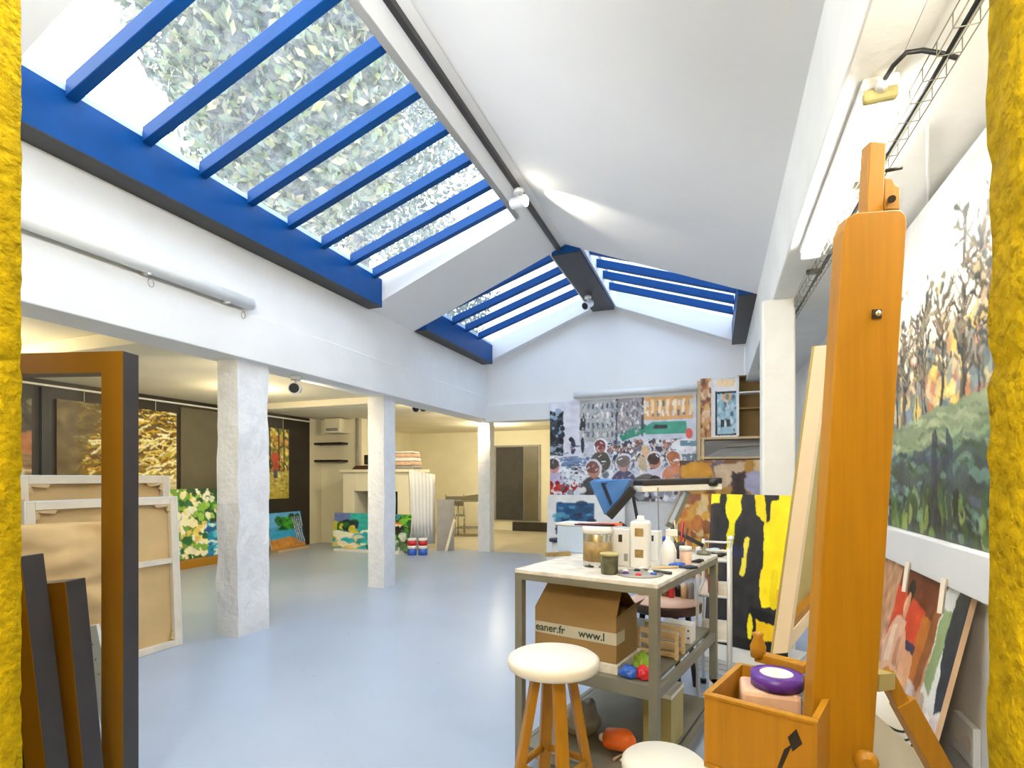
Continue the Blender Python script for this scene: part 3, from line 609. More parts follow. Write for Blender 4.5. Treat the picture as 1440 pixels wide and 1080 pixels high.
# seated figure, loosely brushed
p.ell(.235, .13, .06, .085, (50, 34, 36)); p.ell(.225, .20, .048, .075, (234, 168, 128)); p.ell(.205, .205, .02, .05, (246, 200, 160)); p.rect(.20, .26, .25, .32, (226, 160, 120))
p.poly([(.06, .33), (.16, .28), (.28, .29), (.31, .42), (.29, .62), (.06, .66), (-.02, .5)], (242, 194, 154)); p.poly([(.08, .36), (.16, .34), (.15, .58), (.06, .6)], (250, 214, 178)); p.poly([(.26, .32), (.32, .34), (.44, .60), (.39, .64), (.28, .48)], (234, 178, 138)); p.poly([(.22, .40), (.27, .38), (.28, .56), (.2, .6)], (222, 150, 108))
p.ell(.20, .68, .22, .11, (240, 190, 150)); p.poly([(.28, .60), (.42, .58), (.50, .84), (.43, .88)], (244, 200, 160)); p.poly([(.40, .60), (.46, .66), (.60, .93), (.54, .97), (.43, .84)], (232, 172, 128)); p.poly([(.45, .82), (.54, .82), (.66, .97), (.52, .98)], (206, 122, 66)); p.ell(.17, .66, .06, .06, (218, 126, 66), .8); p.line(.28, .62, .48, .84, .02, (190, 110, 70)); p.noise(8)
o = painted('figure_painting', 1.40, .95, .022, p, side=(226, 190, 150)); set_at(o, (.845, 3.60, .0), -PI/2, .213); tag(o, 'orange interior painting with a seated figure leaning at the foot of the right wall', 'painting')
# black and yellow canvas leaning by the column
p = Pic(140, 190, (40, 40, 42), .6)
p.rect(.68, 0, 1, .72, (250, 226, 10)); p.rect(.0, 0, .12, .07, (244, 222, 16)); p.poly([(.20, 0), (.40, 0), (.33, .2), (.28, .45), (.22, .45), (.25, .16)], (240, 220, 20)); p.rect(.12, .0, .2, .12, (34, 34, 36))
p.ell(.30, .10, .10, .09, (240, 220, 20)); p.poly([(.55, 0), (.72, 0), (.72, .2), (.58, .14)], (246, 224, 12)); p.poly([(.68, 0), (.84, .0), (.84, .03), (.76, .04), (.73, .18), (.70, .18)], (24, 24, 26)); p.line(.48, .30, .44, .52, .055, (236, 218, 60))
for x, y in ((.70, .66), (.82, .70), (.93, .66)): p.line(x, .5, x, y, .08, (248, 220, 12))
p.poly([(.55, .72), (1, .78), (1, .9), (.5, .88)], (26, 26, 28)); p.poly([(.62, .80), (.98, .84), (.98, .97), (.64, .95)], (248, 206, 14)); p.ell(.56, .85, .03, .08, (240, 220, 20)); p.rect(0, .93, 1, 1, (22, 22, 28)); p.rect(.3, .34, .45, .42, (30, 36, 66)); p.rect(0, .1, .04, 1, (60, 60, 62)); p.rect(.86, .6, 1, .72, (246, 190, 10)); p.noise(6)
o = painted('dripping_paint_canvas', .64, 1.20, .03, p); set_at(o, (.21, 4.55, .125), -.42, .12); tag(o, 'black and yellow dripping paint canvas leaning by the white column', 'painting')
for k, (dz, lb) in enumerate(((0, 'white canvas lying flat nearest the floor under the dripping paint canvas'), (.04, 'middle white canvas lying under the dripping paint canvas'), (.08, 'topmost white canvas lying under the dripping paint canvas'))):
    t_ = MB().box(-.42+.03*k, .34, -.30, .35-.02*k, 0, .036).build('flat_canvas', 'wenam', bevel=.004); t_.location = (.24, 4.5, dz+.002); t_.rotation_euler = (0, 0, -.42+.03*k); tag(t_, lb, 'canvas', 'white canvases lying by the column')

# ================================================================== FAR RIGHT CORNER
su = thing('shelf_unit', 'tall pine shelf unit in the far right corner', 'shelf', (.45, 9.02, 0))
for x in (-.62, .60): MB().box(x-.02, x+.02, -.22, .22, 0, 2.04).build('upright', 'pine', su)
for z in (.1, .7, 1.25, 1.74, 2.04): MB().box(-.66, .64, -.23, .23, z, z+.03).build('shelf_board', 'pine', su)
cbx = thing('cardboard_shelf_box', 'open cardboard box with white dividers on top of the shelf unit', 'box', (.62, 9.0, 2.071))
MB().box(-.29, .29, .12, .16, 0, .92).build('back_panel', 'card', cbx)
for x in (-.29, .275): MB().box(x, x+.015, -.16, .12, 0, .92).build('side_panel', 'wenam', cbx)
for z in (0, .93-.02): MB().box(-.29, .29, -.16, .12, z, z+.015).build('end_panel', 'card', cbx)
for z in (.42, .66): MB().box(-.275, .275, -.15, .12, z, z+.02).build('divider', 'wenam' if z > .5 else 'card', cbx)
fp = thing('framed_print', 'white framed street print standing on the shelf unit', 'picture', (.14, 8.94, 2.071), 0, None, (-.06, 0, 0))
p = Pic(60, 90, (236, 234, 226), .2); p.rect(0, 0, 1, 1, (244, 238, 224)); p.rect(.2, .02, .95, .14, (246, 214, 160)); p.rect(.12, .22, 1, .97, (30, 34, 40)); p.rect(.2, .26, 1, .94, (150, 186, 196)); p.ell(.6, .35, .22, .1, (226, 170, 110)); p.specks(.2, .3, 1, .9, 60, .07, [(120, 170, 180), (206, 220, 226), (90, 110, 120)], .8); p.rect(.35, .7, .5, .82, (50, 50, 60)); p.rect(.6, .7, .75, .82, (60, 56, 60)); p.noise(6)
painted('print', .34, .92, .012, p, fp)
f_ = MB()
for a_ in ((-.19, -.17, 0, .94), (.17, .19, 0, .94)): f_.box(a_[0], a_[1], -.012, .02, a_[2], a_[3])
f_.box(-.17, .17, -.012, .02, .92, .94); f_.box(-.17, .17, -.012, .02, -.0, .012); f_.build('frame', 'wenam', fp)
p = Pic(30, 70, (206, 150, 90)); p.specks(0, 0, 1, 1, 120, .14, [(240, 200, 150), (170, 96, 50), (226, 170, 110), (110, 70, 60), (250, 226, 200)], .8); p.noise(9)
o = painted('brown_sketch', .26, .98, .01, p); set_at(o, (-.09, 9.289, 2.08), 0); tag(o, 'tall orange-brown sketch pinned between the lath and the white print', 'painting')
tag(MB().hexa([(-.15, 8.82, 1.772), (1.0, 8.82, 1.772), (1.0, 9.2, 1.772), (-.1, 9.2, 1.772), (.1, 8.9, 1.90), (1.0, 8.86, 1.94), (1.0, 9.2, 1.96), (.2, 9.2, 1.94)]).build('portfolio_folder', 'grey'), 'bulky grey portfolio lying on the upper shelf board', 'folder')
p = Pic(80, 110, (170, 116, 50)); p.specks(0, 0, 1, 1, 130, .12, [(206, 160, 70), (120, 76, 40), (230, 200, 150), (70, 44, 40), (190, 130, 40), (96, 90, 110)], .85); p.ell(.2, .1, .18, .09, (212, 150, 20)); p.poly([(.4, .05), (.75, .02), (.7, .2), (.45, .25)], (226, 200, 150)); p.rect(.6, .1, .75, .35, (60, 40, 36)); p.ell(.85, .2, .12, .1, (170, 170, 190)); p.noise(10)
o = painted('brown_abstract', 1.25, 1.72, .03, p); set_at(o, (.12, 8.60, 0), 0, .06); tag(o, 'large brown and ochre abstract canvas leaning on the shelf unit', 'painting')
p = Pic(60, 90, (220, 160, 60)); p.specks(0, 0, 1, 1, 90, .13, [(232, 170, 40), (206, 120, 40), (240, 206, 150), (150, 80, 40)], .85); p.rect(.8, 0, 1, 1, (60, 36, 28)); p.specks(0, .7, 1, 1, 40, .1, [(236, 190, 160), (150, 90, 50), (240, 220, 200)], .9); p.noise(9)
o = painted('orange_abstract', .62, 1.22, .03, p); set_at(o, (-.2, 8.25, 0), 0, .08); tag(o, 'orange abstract canvas in front of the brown abstract canvas', 'painting')
p = Pic(100, 90, (238, 238, 234), .15); p.rect(.12, .12, .62, .6, (30, 96, 140)); p.specks(.12, .12, .62, .6, 50, .06, [(20, 70, 110), (90, 160, 190), (30, 40, 60)], .8, .5); p.noise(4)
o = painted('blue_sea_print', 1.35, 1.16, .02, p); set_at(o, (-2.08, 9.05, 0), 0, .08); tag(o, 'white mounted blue sea picture standing below the street cafe painting', 'picture')

# ================================================================== FAR ROOM AND FIREPLACE
fpz = thing('fireplace', 'cream fireplace with a dark opening in front of the cream wall', 'fireplace', (-6.35, 9.5, 0))
MB().box(-.80, -.52, -.33, .38, 0, 1.56).build('jamb', 'cream', fpz, bevel=.01); MB().box(.50, .78, -.33, .38, 0, 1.56).build('jamb', 'cream', fpz, bevel=.01)
MB().box(-.52, .50, -.33, .38, 1.18, 1.56).build('lintel', 'cream', fpz, bevel=.01); MB().box(-.52, .50, .30, .38, 0, 1.18).build('firebox', 'black', fpz)
MB().box(-.52, .50, -.2, .30, 0, .12).build('hearth', 'grey', fpz); MB().box(-.84, .82, -.40, .39, 1.56, 1.62).build('mantel_shelf', 'cream', fpz, bevel=.012)
pk = MB().hexa([(-6.95, 9.2, 1.625), (-6.2, 9.2, 1.625), (-6.2, 9.7, 1.625), (-6.75, 9.7, 1.625), (-6.9, 9.25, 1.70), (-6.25, 9.25, 1.70), (-6.25, 9.65, 1.72), (-6.7, 9.65, 1.72)])
tag(pk.build('drawing_board', 'darkwood'), 'dark board lying on the mantel of the fireplace', 'board')
bxr = thing('black_radio', 'small black radio box standing on the fireplace', 'radio', (-6.62, 9.5, 1.725))
MB().box(-.18, .14, -.1, .1, 0, .20).build('body', 'black', bxr, bevel=.01); MB().box(-.15, .11, -.106, -.1, .03, .10).build('front', 'dark', bxr)
for k, (z, m_, lb) in enumerate(((1.622, 'grey', 'lowest grey folder in the stack on the fireplace'), (1.70, 'peach', 'pink paper bundle low in the stack on the fireplace'), (1.78, 'wplast', 'white paper bundle in the middle of the stack on the fireplace'), (1.86, 'peach', 'pink paper bundle high in the stack on the fireplace'), (1.94, 'wplast', 'thin white papers on top of the stack on the fireplace'))):
    s_ = MB().box(-.28+.02*k, .26-.015*k, -.2, .2, 0, .075 if k < 4 else .04).build('paper_bundle', m_, bevel=.02); s_.location = (-5.82, 9.45, z); s_.rotation_euler = (0, 0, .06*(-1)**k); tag(s_, lb, 'papers', 'papers stacked on the fireplace')
sh = MB(); n = 22; V = []; Fc = []
for i in range(n):
    t_ = i/(n-1); 
    for j, z in enumerate((1.62, 1.3, .7, .12)):
        V.append((-5.53+.22*t_+.02*math.sin(i*2.1), 9.06+.62*t_+.018*math.cos(i*2.1)+.03*j*(1-t_), z-.1*t_*(j == 0)))
for i in range(n-1):
    for j in range(3): Fc.append((i*4+j, i*4+4+j, i*4+5+j, i*4+1+j))
sh.add(V, Fc, 0, True); o = sh.build('draped_sheet', 'wplast'); o.modifiers.new('s', 'SOLIDIFY').thickness = .012; tag(o, 'white ribbed sheet draped down the right side of the fireplace', 'sheet')
p = Pic(170, 75, (60, 150, 160)); p.rect(0, 0, .3, .45, (96, 110, 170)); p.rect(.22, 0, .6, .5, (60, 180, 180)); p.specks(.0, .3, .3, .7, 60, .05, [(40, 110, 50), (200, 190, 60), (30, 50, 60)]); p.specks(0, .55, .5, 1, 60, .07, [(230, 206, 130), (40, 180, 200), (240, 240, 220)], .9, .4)
p.specks(.5, 0, 1, 1, 200, .04, [(50, 140, 50), (120, 190, 60), (20, 80, 40), (60, 60, 40)]); p.poly([(.55, .3), (.72, .12), (.9, .3)], (226, 130, 40)); p.rect(.58, .3, .88, .42, (236, 226, 200)); p.specks(.58, .38, .9, .44, 20, .02, [(20, 24, 20)]); p.specks(.6, .5, .95, 1, 30, .04, [(220, 230, 230), (90, 120, 90)], .8); p.noise(8)
o = painted('coast_painting', 1.80, .70, .03, p); set_at(o, (-6.33, 8.93, .050), 0, .12); tag(o, 'wide bright coast painting with an orange roof leaning on the fireplace', 'painting')
tag(MB().box(-7.1, -5.6, 8.82, 9.02, 0, .045).build('wood_batten', 'wplast'), 'white batten on the floor under the coast painting', 'batten')
for x, y, lb in ((-5.33, 8.86, 'red white and blue banded tin left of its pair by the fireplace'), (-5.14, 8.93, 'red white and blue banded tin right of its pair by the fireplace')):
    t_ = thing('paint_tin', lb, 'tin', (x, y, 0), 0, 'banded tins by the fireplace')
    MB().lathe([(.085, 0), (.085, .12)], 20).build('blue_band', 'bluecap', t_); MB().lathe([(.086, .12), (.086, .18)], 20).build('white_band', 'wplast', t_)
    MB().lathe([(.085, .18), (.085, .27)], 20).build('red_band', 'red', t_); MB().lathe([(.086, .27), (.086, .31), (.07, .315)], 20).build('lid', 'wplast', t_)
for z, lb in ((2.18, 'upper black wall shelf beside the dark wall'), (1.80, 'lower black wall shelf beside the dark wall')):
    s_ = MB().box(-.38, .34, -.24, 0, 0, .045).build('wall_shelf', 'black'); s_.location = (-7.92, 9.9, z); tag(s_, lb, 'shelf', 'black wall shelves')
hd = thing('boiler', 'cream boxed heater high on the wall left of the middle pillar', 'heater', (-7.70, 9.9, 2.42))
MB().box(-.22, .2, -.38, 0, 0, .31).build('casing', 'cream', hd, bevel=.015); MB().box(-.16, .14, -.385, -.38, .04, .1).build('grille', 'grey', hd)
tag(MB().tube([(-7.30, 9.84, .0), (-7.30, 9.84, 2.75)], .03, 12).build('stove_pipe', 'grey'), 'thin grey pipe running down beside the boxed heater', 'pipe')
gp = MB().box(-.17, .17, 0, .03, 0, 1.02).build('grey_canvas', 'grey'); set_at(gp, (-5.02, 9.62, .0), .5, .10); tag(gp, 'dark grey canvas standing beside the draped sheet', 'canvas')
tag(MB().bar((-4.95, 9.5, 0), (-4.87, 9.72, .62), .05, .03).build('wood_batten', 'stretch'), 'short pale batten leaning by the dark grey canvas', 'batten')
ch = thing('metal_chair', 'spindly grey metal chair in the far room beside the far pillar', 'chair', (-6.35, 12.7, 0), .5)
MB().box(-.25, .25, -.24, .24, .46, .49).build('seat', 'steel', ch, bevel=.01)
for sx in (-.24, .24):
    MB().tube([(sx, -.24, 0), (sx, -.22, .47)], .014, 8).build('leg', 'chrome', ch); MB().tube([(sx, .26, 0), (sx, .22, .46)], .014, 8).build('leg', 'chrome', ch)
    MB().tube([(sx, .22, .46), (sx, .30, 1.0)], .014, 8).build('back_post', 'chrome', ch)
MB().box(-.24, .24, .24, .27, .72, .98, mt=Matrix.Rotation(-.08, 4, 'X')).build('backrest', 'olive', ch)
tb = thing('side_table', 'small chrome table with a dark tray in the far room', 'table', (-5.7, 12.3, 0), .3)
MB().box(-.4, .4, -.25, .25, .86, .89).build('top', 'steel', tb)
for sx in (-.37, .37):
    for sy in (-.22, .22): MB().tube([(sx, sy, 0), (sx, sy, .86)], .014, 8).build('leg', 'chrome', tb)
MB().box(-.37, .37, -.23, .23, .20, .22).build('lower_shelf', 'steel', tb)
tag(MB().hexa([(-5.95, 12.2, .892), (-5.35, 12.25, .892), (-5.4, 12.5, .892), (-5.9, 12.45, .892), (-5.85, 12.25, 1.0), (-5.45, 12.3, 1.05), (-5.45, 12.42, 1.05), (-5.8, 12.4, 1.0)]).build('dark_bundle', 'olive'), 'dark folded bundle lying on the small chrome table', 'bundle')

# ================================================================== LEFT STACK OF CANVASES
def canvas_back(name, label, w, h, loc, rz, lean, cross=True, grp=None):
    t = thing(name, label, 'canvas', loc, 0, grp, None); t.rotation_euler = Euler((-lean, 0, rz), 'XYZ')
    MB().box(-w/2, w/2, .024, .030, 0, h).build('linen', 'linen', t)
    ed = MB(); e = .012
    ed.box(-w/2-e, -w/2, -.02, .03, 0, h); ed.box(w/2, w/2+e, -.02, .03, 0, h); ed.box(-w/2-e, w/2+e, -.02, .03, h, h+e); ed.build('folded_edge', 'wenam', t)
    s = .055
    for nm, a_ in (('stretcher_bar', (-w/2, -w/2+s, 0, h)), ('stretcher_bar', (w/2-s, w/2, 0, h)), ('stretcher_bar', (-w/2+s, w/2-s, 0, s)), ('stretcher_bar', (-w/2+s, w/2-s, h-s, h))):
        MB().box(a_[0], a_[1], -.02, .022, a_[2], a_[3]).build(nm, 'stretch', t, bevel=.004)
    if cross: MB().box(-w/2+s, w/2-s, -.012, .018, h*.56, h*.56+.045).build('cross_bar', 'stretch', t)
    for sx in (-1, 1):
        for zz in (s, h-s-.07): MB().prism([(sx*(w/2-s), -.014, zz), (sx*(w/2-s-.03), -.014, zz+.02), (sx*(w/2-s-.012), -.014, zz+.075), (sx*(w/2-s), -.014, zz+.075)], (0, .02, 0)).build('corner_wedge', 'pine', t)
        MB().prism([(sx*(w/2-s), -.014, h-s), (sx*(w/2-s-.14), -.014, h-s), (sx*(w/2-s-.12), -.014, h-s-.03), (sx*(w/2-s-.03), -.014, h-s-.02)], (0, .02, 0)).build('corner_wedge', 'pine', t)
    return t
canvas_back('stretched_canvas', 'back of the tallest white-edged canvas at the rear of the left stack', 1.12, 1.46, (-4.58, 2.93, 0), PI/2, .05, grp='stretched canvases stacked on the left')
canvas_back('stretched_canvas', 'back of the wide white-edged canvas at the front of the left stack', 1.10, 1.28, (-4.36, 2.84, 0), PI/2, .05, grp='stretched canvases stacked on the left')
tag(MB().box(-4.50, -4.47, 1.7, 2.32, 0, 1.30).build('brown_board', 'kraft'), 'plain brown board standing left of the wide canvas', 'board')
# crumpled kraft sheet propped in front
mb = MB(); nx, nz = 40, 44; V = []; Fc = []
from mathutils import noise as nz_
for j in range(nz+1):
    for i in range(nx+1):
        u, v = i/nx, j/nz; d_ = .09*nz_.noise(Vector((u*2.2, v*7, 1)))*(v**.7)+.03*nz_.noise(Vector((u*5, v*14, 4)))
        V.append((d_-.02*v, (u-.5)*.98, v*1.16-.03*u*v))
for j in range(nz):
    for i in range(nx): a_ = j*(nx+1)+i; Fc.append((a_, a_+1, a_+nx+2, a_+nx+1))
mb.add(V, Fc, 0, True); o = mb.build('kraft_sheet', 'kraft'); o.modifiers.new('s', 'SOLIDIFY').thickness = .004; o.location = (-4.15, 2.24, .0)
tag(o, 'wrinkled kraft paper sheet propped before the left stack of canvases', 'paper')
# window sashes with painted ochre reflection leaning left of the glazed door
def sash(label, pin, w, h, roll):
    t = thing('window_sash', label, 'window frame', pin, 0, 'window sashes leaning by the opening')
    t.rotation_euler = Euler((0, roll, math.atan2(-ux.y, -ux.x)), 'XYZ')
    for nm, a_ in (('stile', (-.085, 0, 0, h)), ('stile', (-w, -w+.085, 0, h)), ('top_rail', (-w+.085, -.085, h-.085, h)), ('bottom_rail', (-w+.085, -.085, 0, .085))):
        o = MB().box(a_[0], a_[1], 0, .09, a_[2], a_[3]).build(nm, ['ochre', 'dark'], t, bevel=.003)
        for f in o.data.polygons: f.material_index = 0 if f.normal.y < -.8 else 1
    MB().box(-w+.085, -.085, .05, .056, .085, h-.085).build('pane', 'glassdark', t)
    return t
q = atD(70, 672, 2.0); q.z = .02; sash('taller charcoal and ochre window sash nearest the yellow wall edge', (q.x+.05, q.y, .0), .42, 1.17, -.13)
q = atD(118, 672, 2.12); q.z = .02; sash('shorter charcoal and ochre window sash beside the glazed door', (q.x+.045, q.y, .0), .50, 1.05, -.105)
# perforated white slat
sl = thing('perforated_slat', 'narrow white perforated slat leaning behind the glazed door', 'slat', atD(170, 672, 2.62)-Vector((0, 0, CAMZ)))
a_ = Vector((0, 0, .01)); b_ = atD(127, 880, 2.62)-sl.location
MB().bar(a_, b_, .075, .02, up=(-.35, .94, 0)).build('strip', 'wenam', sl)
hl = MB(); dd = (b_-a_)
for k in range(9):
    c_ = a_+dd*(.08+.1*k)+Vector((.351, -.936, 0))*.0105; hl.lathe([(.0, 0), (.006, 0)], 10, c_, mt=Matrix.Rotation(PI/2, 4, 'X'))
hl.build('holes', 'dark', sl)

# ================================================================== BIG EASEL ON THE RIGHT
wv = Vector((ct, st, 0)); nv = Vector((-st, ct, 0))
ez = thing('studio_easel', 'tall orange wooden studio easel close to the right edge of the opening', 'easel', (.22, 1.27, 0))
E0 = Vector(ez.location); R_ = lambda v: Vector(v)-E0
TL, TR, BL, BR = [atD(*q, 1.1) for q in ((1187, 300), (1277, 293), (1137, 1080), (1228, 1080))]
dn = (TL-BL)/(TL.z-BL.z); BL0 = BL-dn*(BL.z-.05); BR0 = BR-dn*(BR.z-.05); ur = (TR-TL)
pts = [BL0, BR0, TR-dn*.03]+[TR-ur*.03-dn*.012, TR-ur*.10-dn*.002, TR-ur*.2]+[TL+ur*.2, TL+ur*.07-dn*.008, TL-dn*.035]
MB().prism([R_(v) for v in pts], nv*.035).build('mast', 'wood', ez, bevel=.003)
u0, u1 = atD(1221, 300, 1.16), atD(1247, 300, 1.16); t0, t1 = atD(1223, 198, 1.16), atD(1247, 200, 1.16)
MB().hexa([R_(v) for v in (u0-dn*.35, u1-dn*.35, u1-dn*.35+nv*.03, u0-dn*.35+nv*.03, t0, t1, t1+nv*.03, t0+nv*.03)]).build('upper_mast', 'wood', ez, bevel=.003)
k0 = atD(1254, 262, 1.17); cl = [R_(atD(x, y, 1.17)) for x, y in ((1243, 295), (1266, 295), (1266, 263), (1259, 258), (1255, 250), (1243, 250))]
ck = MB().prism(cl, nv*.05).build('top_clamp', 'wood', ez, bevel=.003)
MB().tube([R_(atD(1254, 280, 1.165)), R_(atD(1254, 280, 1.15))], .008, 10).build('screw', 'dark', ck)
MB().tube([R_(atD(1246, 240, 1.17)), R_(atD(1268, 236, 1.17))], .004, 8).build('clamp_pin', 'black', ck)
sc = MB(); sc.box(-.009, .009, -.004, .0, -.009, .009); s_ = sc.build('bolt_plate', 'dark', ez); s_.location = R_(atD(1232, 442, 1.098)); s_.rotation_euler = (0, 0, TH)
MB().lathe([(.0, 0), (.006, .0), (.006, .004), (0, .004)], 10, (0, -.004, 0), mt=Matrix.Rotation(PI/2, 4, 'X')).build('bolt', 'chrome', s_)
# paint box with its open top
A = atD(1150, 672, 1.0); B = atD(990, 672, 1.134); A.z = B.z = 0; dB = Vector((.075, .225, 0)); z0, z1 = .855, 1.0; th = .012
ab = (B-A).normalized(); pd = dB.normalized()
def wall_(p0, p1, inn): 
    q = [p0, p1, p1+inn*th, p0+inn*th]; m_ = MB(); m_.hexa([R_(Vector((v.x, v.y, z0))) for v in q]+[R_(Vector((v.x, v.y, z1))) for v in q]); return m_
wall_(A, B, pd).build('box_front', 'wood', ez, bevel=.002); wall_(A+dB, B+dB, -pd).build('box_back', 'wood', ez); wall_(A+pd*th, A+dB-pd*th, ab).build('box_side', 'wood', ez); wall_(B+pd*th, B+dB-pd*th, -ab).build('box_side', 'wood', ez)
MB().hexa([R_(Vector((v.x, v.y, z0-.01))) for v in (A, B, B+dB, A+dB)]+[R_(Vector((v.x, v.y, z0))) for v in (A, B, B+dB, A+dB)]).build('box_bottom', 'wood', ez)
def face(f, z): return R_(Vector((A.x, A.y, 0))+(B-A)*f+Vector((0, 0, z)))-pd*.0008
sm = MB(); sm.prism([face(.17, .975), face(.12, .95), face(.2, .93), face(.24, .955)], pd*.0006); sm.prism([face(.2, .945), face(.3, .885), face(.36, .868), face(.27, .93)], pd*.0006); sm.build('paint_smear', 'black', ez)
# rim bead around the drawer front
rb = MB(); rb.bar(face(.0, .996), face(1, .996), .006, .008, up=pd); rb.bar(face(.02, .86), face(.02, .996), .008, .006, up=pd); rb.build('front_bead', 'wood', ez)
# canvas ledge and rear legs
l0, l1 = atD(1064, 922, 1.30), atD(1134, 940, 1.22); MB().bar(R_(l0), R_(l1), .03, .022).build('ledge', 'wood', ez, bevel=.003)
MB().lathe([(.0, 0), (.016, .004), (.018, .03), (.010, .05), (.013, .06), (0, .066)], 14, R_(atD(1066, 926, 1.29))).build('ledge_knob', 'wood', ez)
b0, b1, b2 = atD(1243, 945, 1.36), atD(1272, 1000, 1.36), atD(1345, 1125, 1.36)
MB().bar(R_(b0), R_(b1), .034, .03, up=nv).build('brace', 'wood', ez, bevel=.002); MB().bar(R_(atD(1268, 985, 1.36)), R_(b2-Vector((0, 0, 0))), .05, .034, up=nv).build('brace', 'wood', ez, bevel=.002)
l2 = b2+(b2-b1)*(b2.z-.03)/(b1.z-b2.z); MB().bar(R_(b2), R_(l2), .045, .03, up=nv).build('rear_leg', 'wood', ez)
MB().bar(R_(atD(1225, 958, 1.30)), R_(atD(1248, 955, 1.36)), .035, .04).build('brace_block', 'oliveback', ez)
MB().lathe([(.014, 0), (.022, .01), (.022, .02), (.012, .03)], 14, R_(atD(1215, 1066, 1.085)), mt=Matrix.Rotation(PI/2, 4, 'X')).build('lower_knob', 'wood', ez)
f0 = Vector((.19, 1.28, .03)); MB().bar(R_(f0-Vector((.34, .10, 0))), R_(f0+Vector((.42, .16, 0))), .06, .06).build('foot', 'wood', ez)
for sg in (-.30, .34): MB().bar(R_(f0+Vector((sg+.08, -.2+sg*.3, 0))), R_(f0+Vector((sg-.1, .35+sg*.3, 0))), .05, .05).build('foot', 'wood', ez)
# canvas resting on the easel, seen from its back edge
ec = thing('easel_canvas', 'pale-edged canvas resting on the big easel seen from behind', 'canvas', (.15, 1.46, 1.02)); E1 = Vector(ec.location)
a1, a2, a3, a4 = [atD(*q, 1.3)-E1 for q in ((1142, 487), (1166, 485), (1108, 922), (1083, 920))]; dp = Vector((.20, .66, 0)); dq = dp.normalized(); sdv = (a2-a1)
def eb(mb, t0, t1, s0, s1, d0, d1):      # t: 0 bottom..1 top, s: across thickness, d: along depth (m)
    def P_(t, s, d): return a4.lerp(a1, t)+sdv*s+dq*d
    mb.hexa([P_(t0, s0, d0), P_(t0, s1, d0), P_(t0, s1, d1), P_(t0, s0, d1), P_(t1, s0, d0), P_(t1, s1, d0), P_(t1, s1, d1), P_(t1, s0, d1)]); return mb
D_ = dp.length
eb(MB(), 0, 1, 0, .14, 0, D_).build('linen', 'oliveback', ec)
for nm, q in (('stretcher_bar', (0, 1, .15, 1, 0, .045)), ('stretcher_bar', (0, 1, .15, 1, D_-.045, D_)), ('stretcher_bar', (0, .06, .15, 1, .045, D_-.045)), ('stretcher_bar', (.94, 1, .15, 1, .045, D_-.045))):
    eb(MB(), *q).build(nm, 'stretch', ec)
eb(MB(), .06, .09, .15, .9, .05, D_-.05).build('brass_strip', 'wood', ec)
# things in the paint box
tp = thing('tape_roll', 'purple roll of tape lying on top of the paint box', 'tape', atD(1092, 955, 1.2))
MB().lathe([(.034, -.014), (.053, -.014), (.053, .014), (.034, .014), (.034, -.014)], 32).build('tape', 'purple', tp); MB().lathe([(.030, -.014), (.034, -.014), (.034, .0145), (.030, .0145), (.030, -.014)], 32).build('core', 'wplast', tp)
pp = thing('peach_packet', 'peach paper packet inside the paint box under the purple tape', 'packet', (tp.location.x, tp.location.y, .857)); hh = tp.location.z-.016-.857
MB().box(-.075, .045, -.05, .05, 0, hh).build('packet', 'peach', pp, bevel=.01); MB().box(.045, .075, -.045, .05, 0, hh*.9).build('grey_flap', 'grey', pp)
# paper roll, white board and socket behind the easel
bp0 = atD(1246, 672, 2.08); pr = thing('striped_bag', 'white cloth bag with dark green curved stripes behind the easel', 'bag', (bp0.x, bp0.y, 0), -.3)
MB().lathe([(.02, 0), (.075, .01), (.085, .2), (.085, .48), (.07, .58), (.04, .65), (.02, .67)], 28).build('body', 'wplast', pr)
st_ = MB()
for zz in (.47, .50, .53): st_.tube([(math.cos(a_)*(.0855-max(0, zz-.48)*.13), math.sin(a_)*(.0855-max(0, zz-.48)*.13), zz+.02*math.sin(a_*2)) for a_ in np.linspace(-PI, PI, 40)], .005, 6)
st_.build('stripes', 'ink', pr)
q = [atD(1216, 990, 1.60), atD(1335, 1098, 1.60)]; wb0 = Vector((q[0].x, q[0].y, .0)); wb1 = Vector((q[1].x, q[1].y, .0))
wb = MB().prism([wb0, wb1, q[1], q[0]], nv*.012).build('white_board', 'wenam'); tag(wb, 'white slant-topped board standing between the easel and the right wall', 'board')
sk = thing('wall_socket', 'white double socket box low on the right wall beside the figure painting', 'socket', (1.1, 3.06, .25), -PI/2)
MB().box(-.11, .11, -.03, 0, -.09, .09).build('box', 'wplast', sk, bevel=.006)
for sx in (-.055, .055): MB().lathe([(.0, -.002), (.034, -.002), (.036, .0)], 20, (sx, -.031, 0), mt=Matrix.Rotation(PI/2, 4, 'X')).build('socket', 'stretch', sk)

# ================================================================== WORK TABLE
ang = -.226; TBL = Vector((-.225, 2.35, 0)); tw, td, thh = .72, 1.08, 1.0
wt = thing('work_table', 'grey steel work table with paint-spattered top in the middle of the studio', 'table', TBL, ang)   # local origin = front right corner, x to the left is negative
MB().box(-tw, 0, 0, td, thh-.02, thh).build('tabletop', 'table', wt, bevel=.003)
fr = MB(); fr.box(-tw, 0, 0, .03, thh-.05, thh-.02); fr.box(-tw, 0, td-.03, td, thh-.05, thh-.02); fr.box(-tw, -tw+.03, .03, td-.03, thh-.05, thh-.02); fr.box(-.03, 0, .03, td-.03, thh-.05, thh-.02); fr.build('top_frame', 'steel', wt)
for x in (-tw, -.04):
    for y in (0, td-.04): MB().box(x, x+.04, y, y+.04, .02, thh-.05).build('leg', 'steel', wt, bevel=.002); MB().lathe([(.016, 0), (.016, .02)], 12, (x+.02, y+.02, 0)).build('foot', 'black', wt)
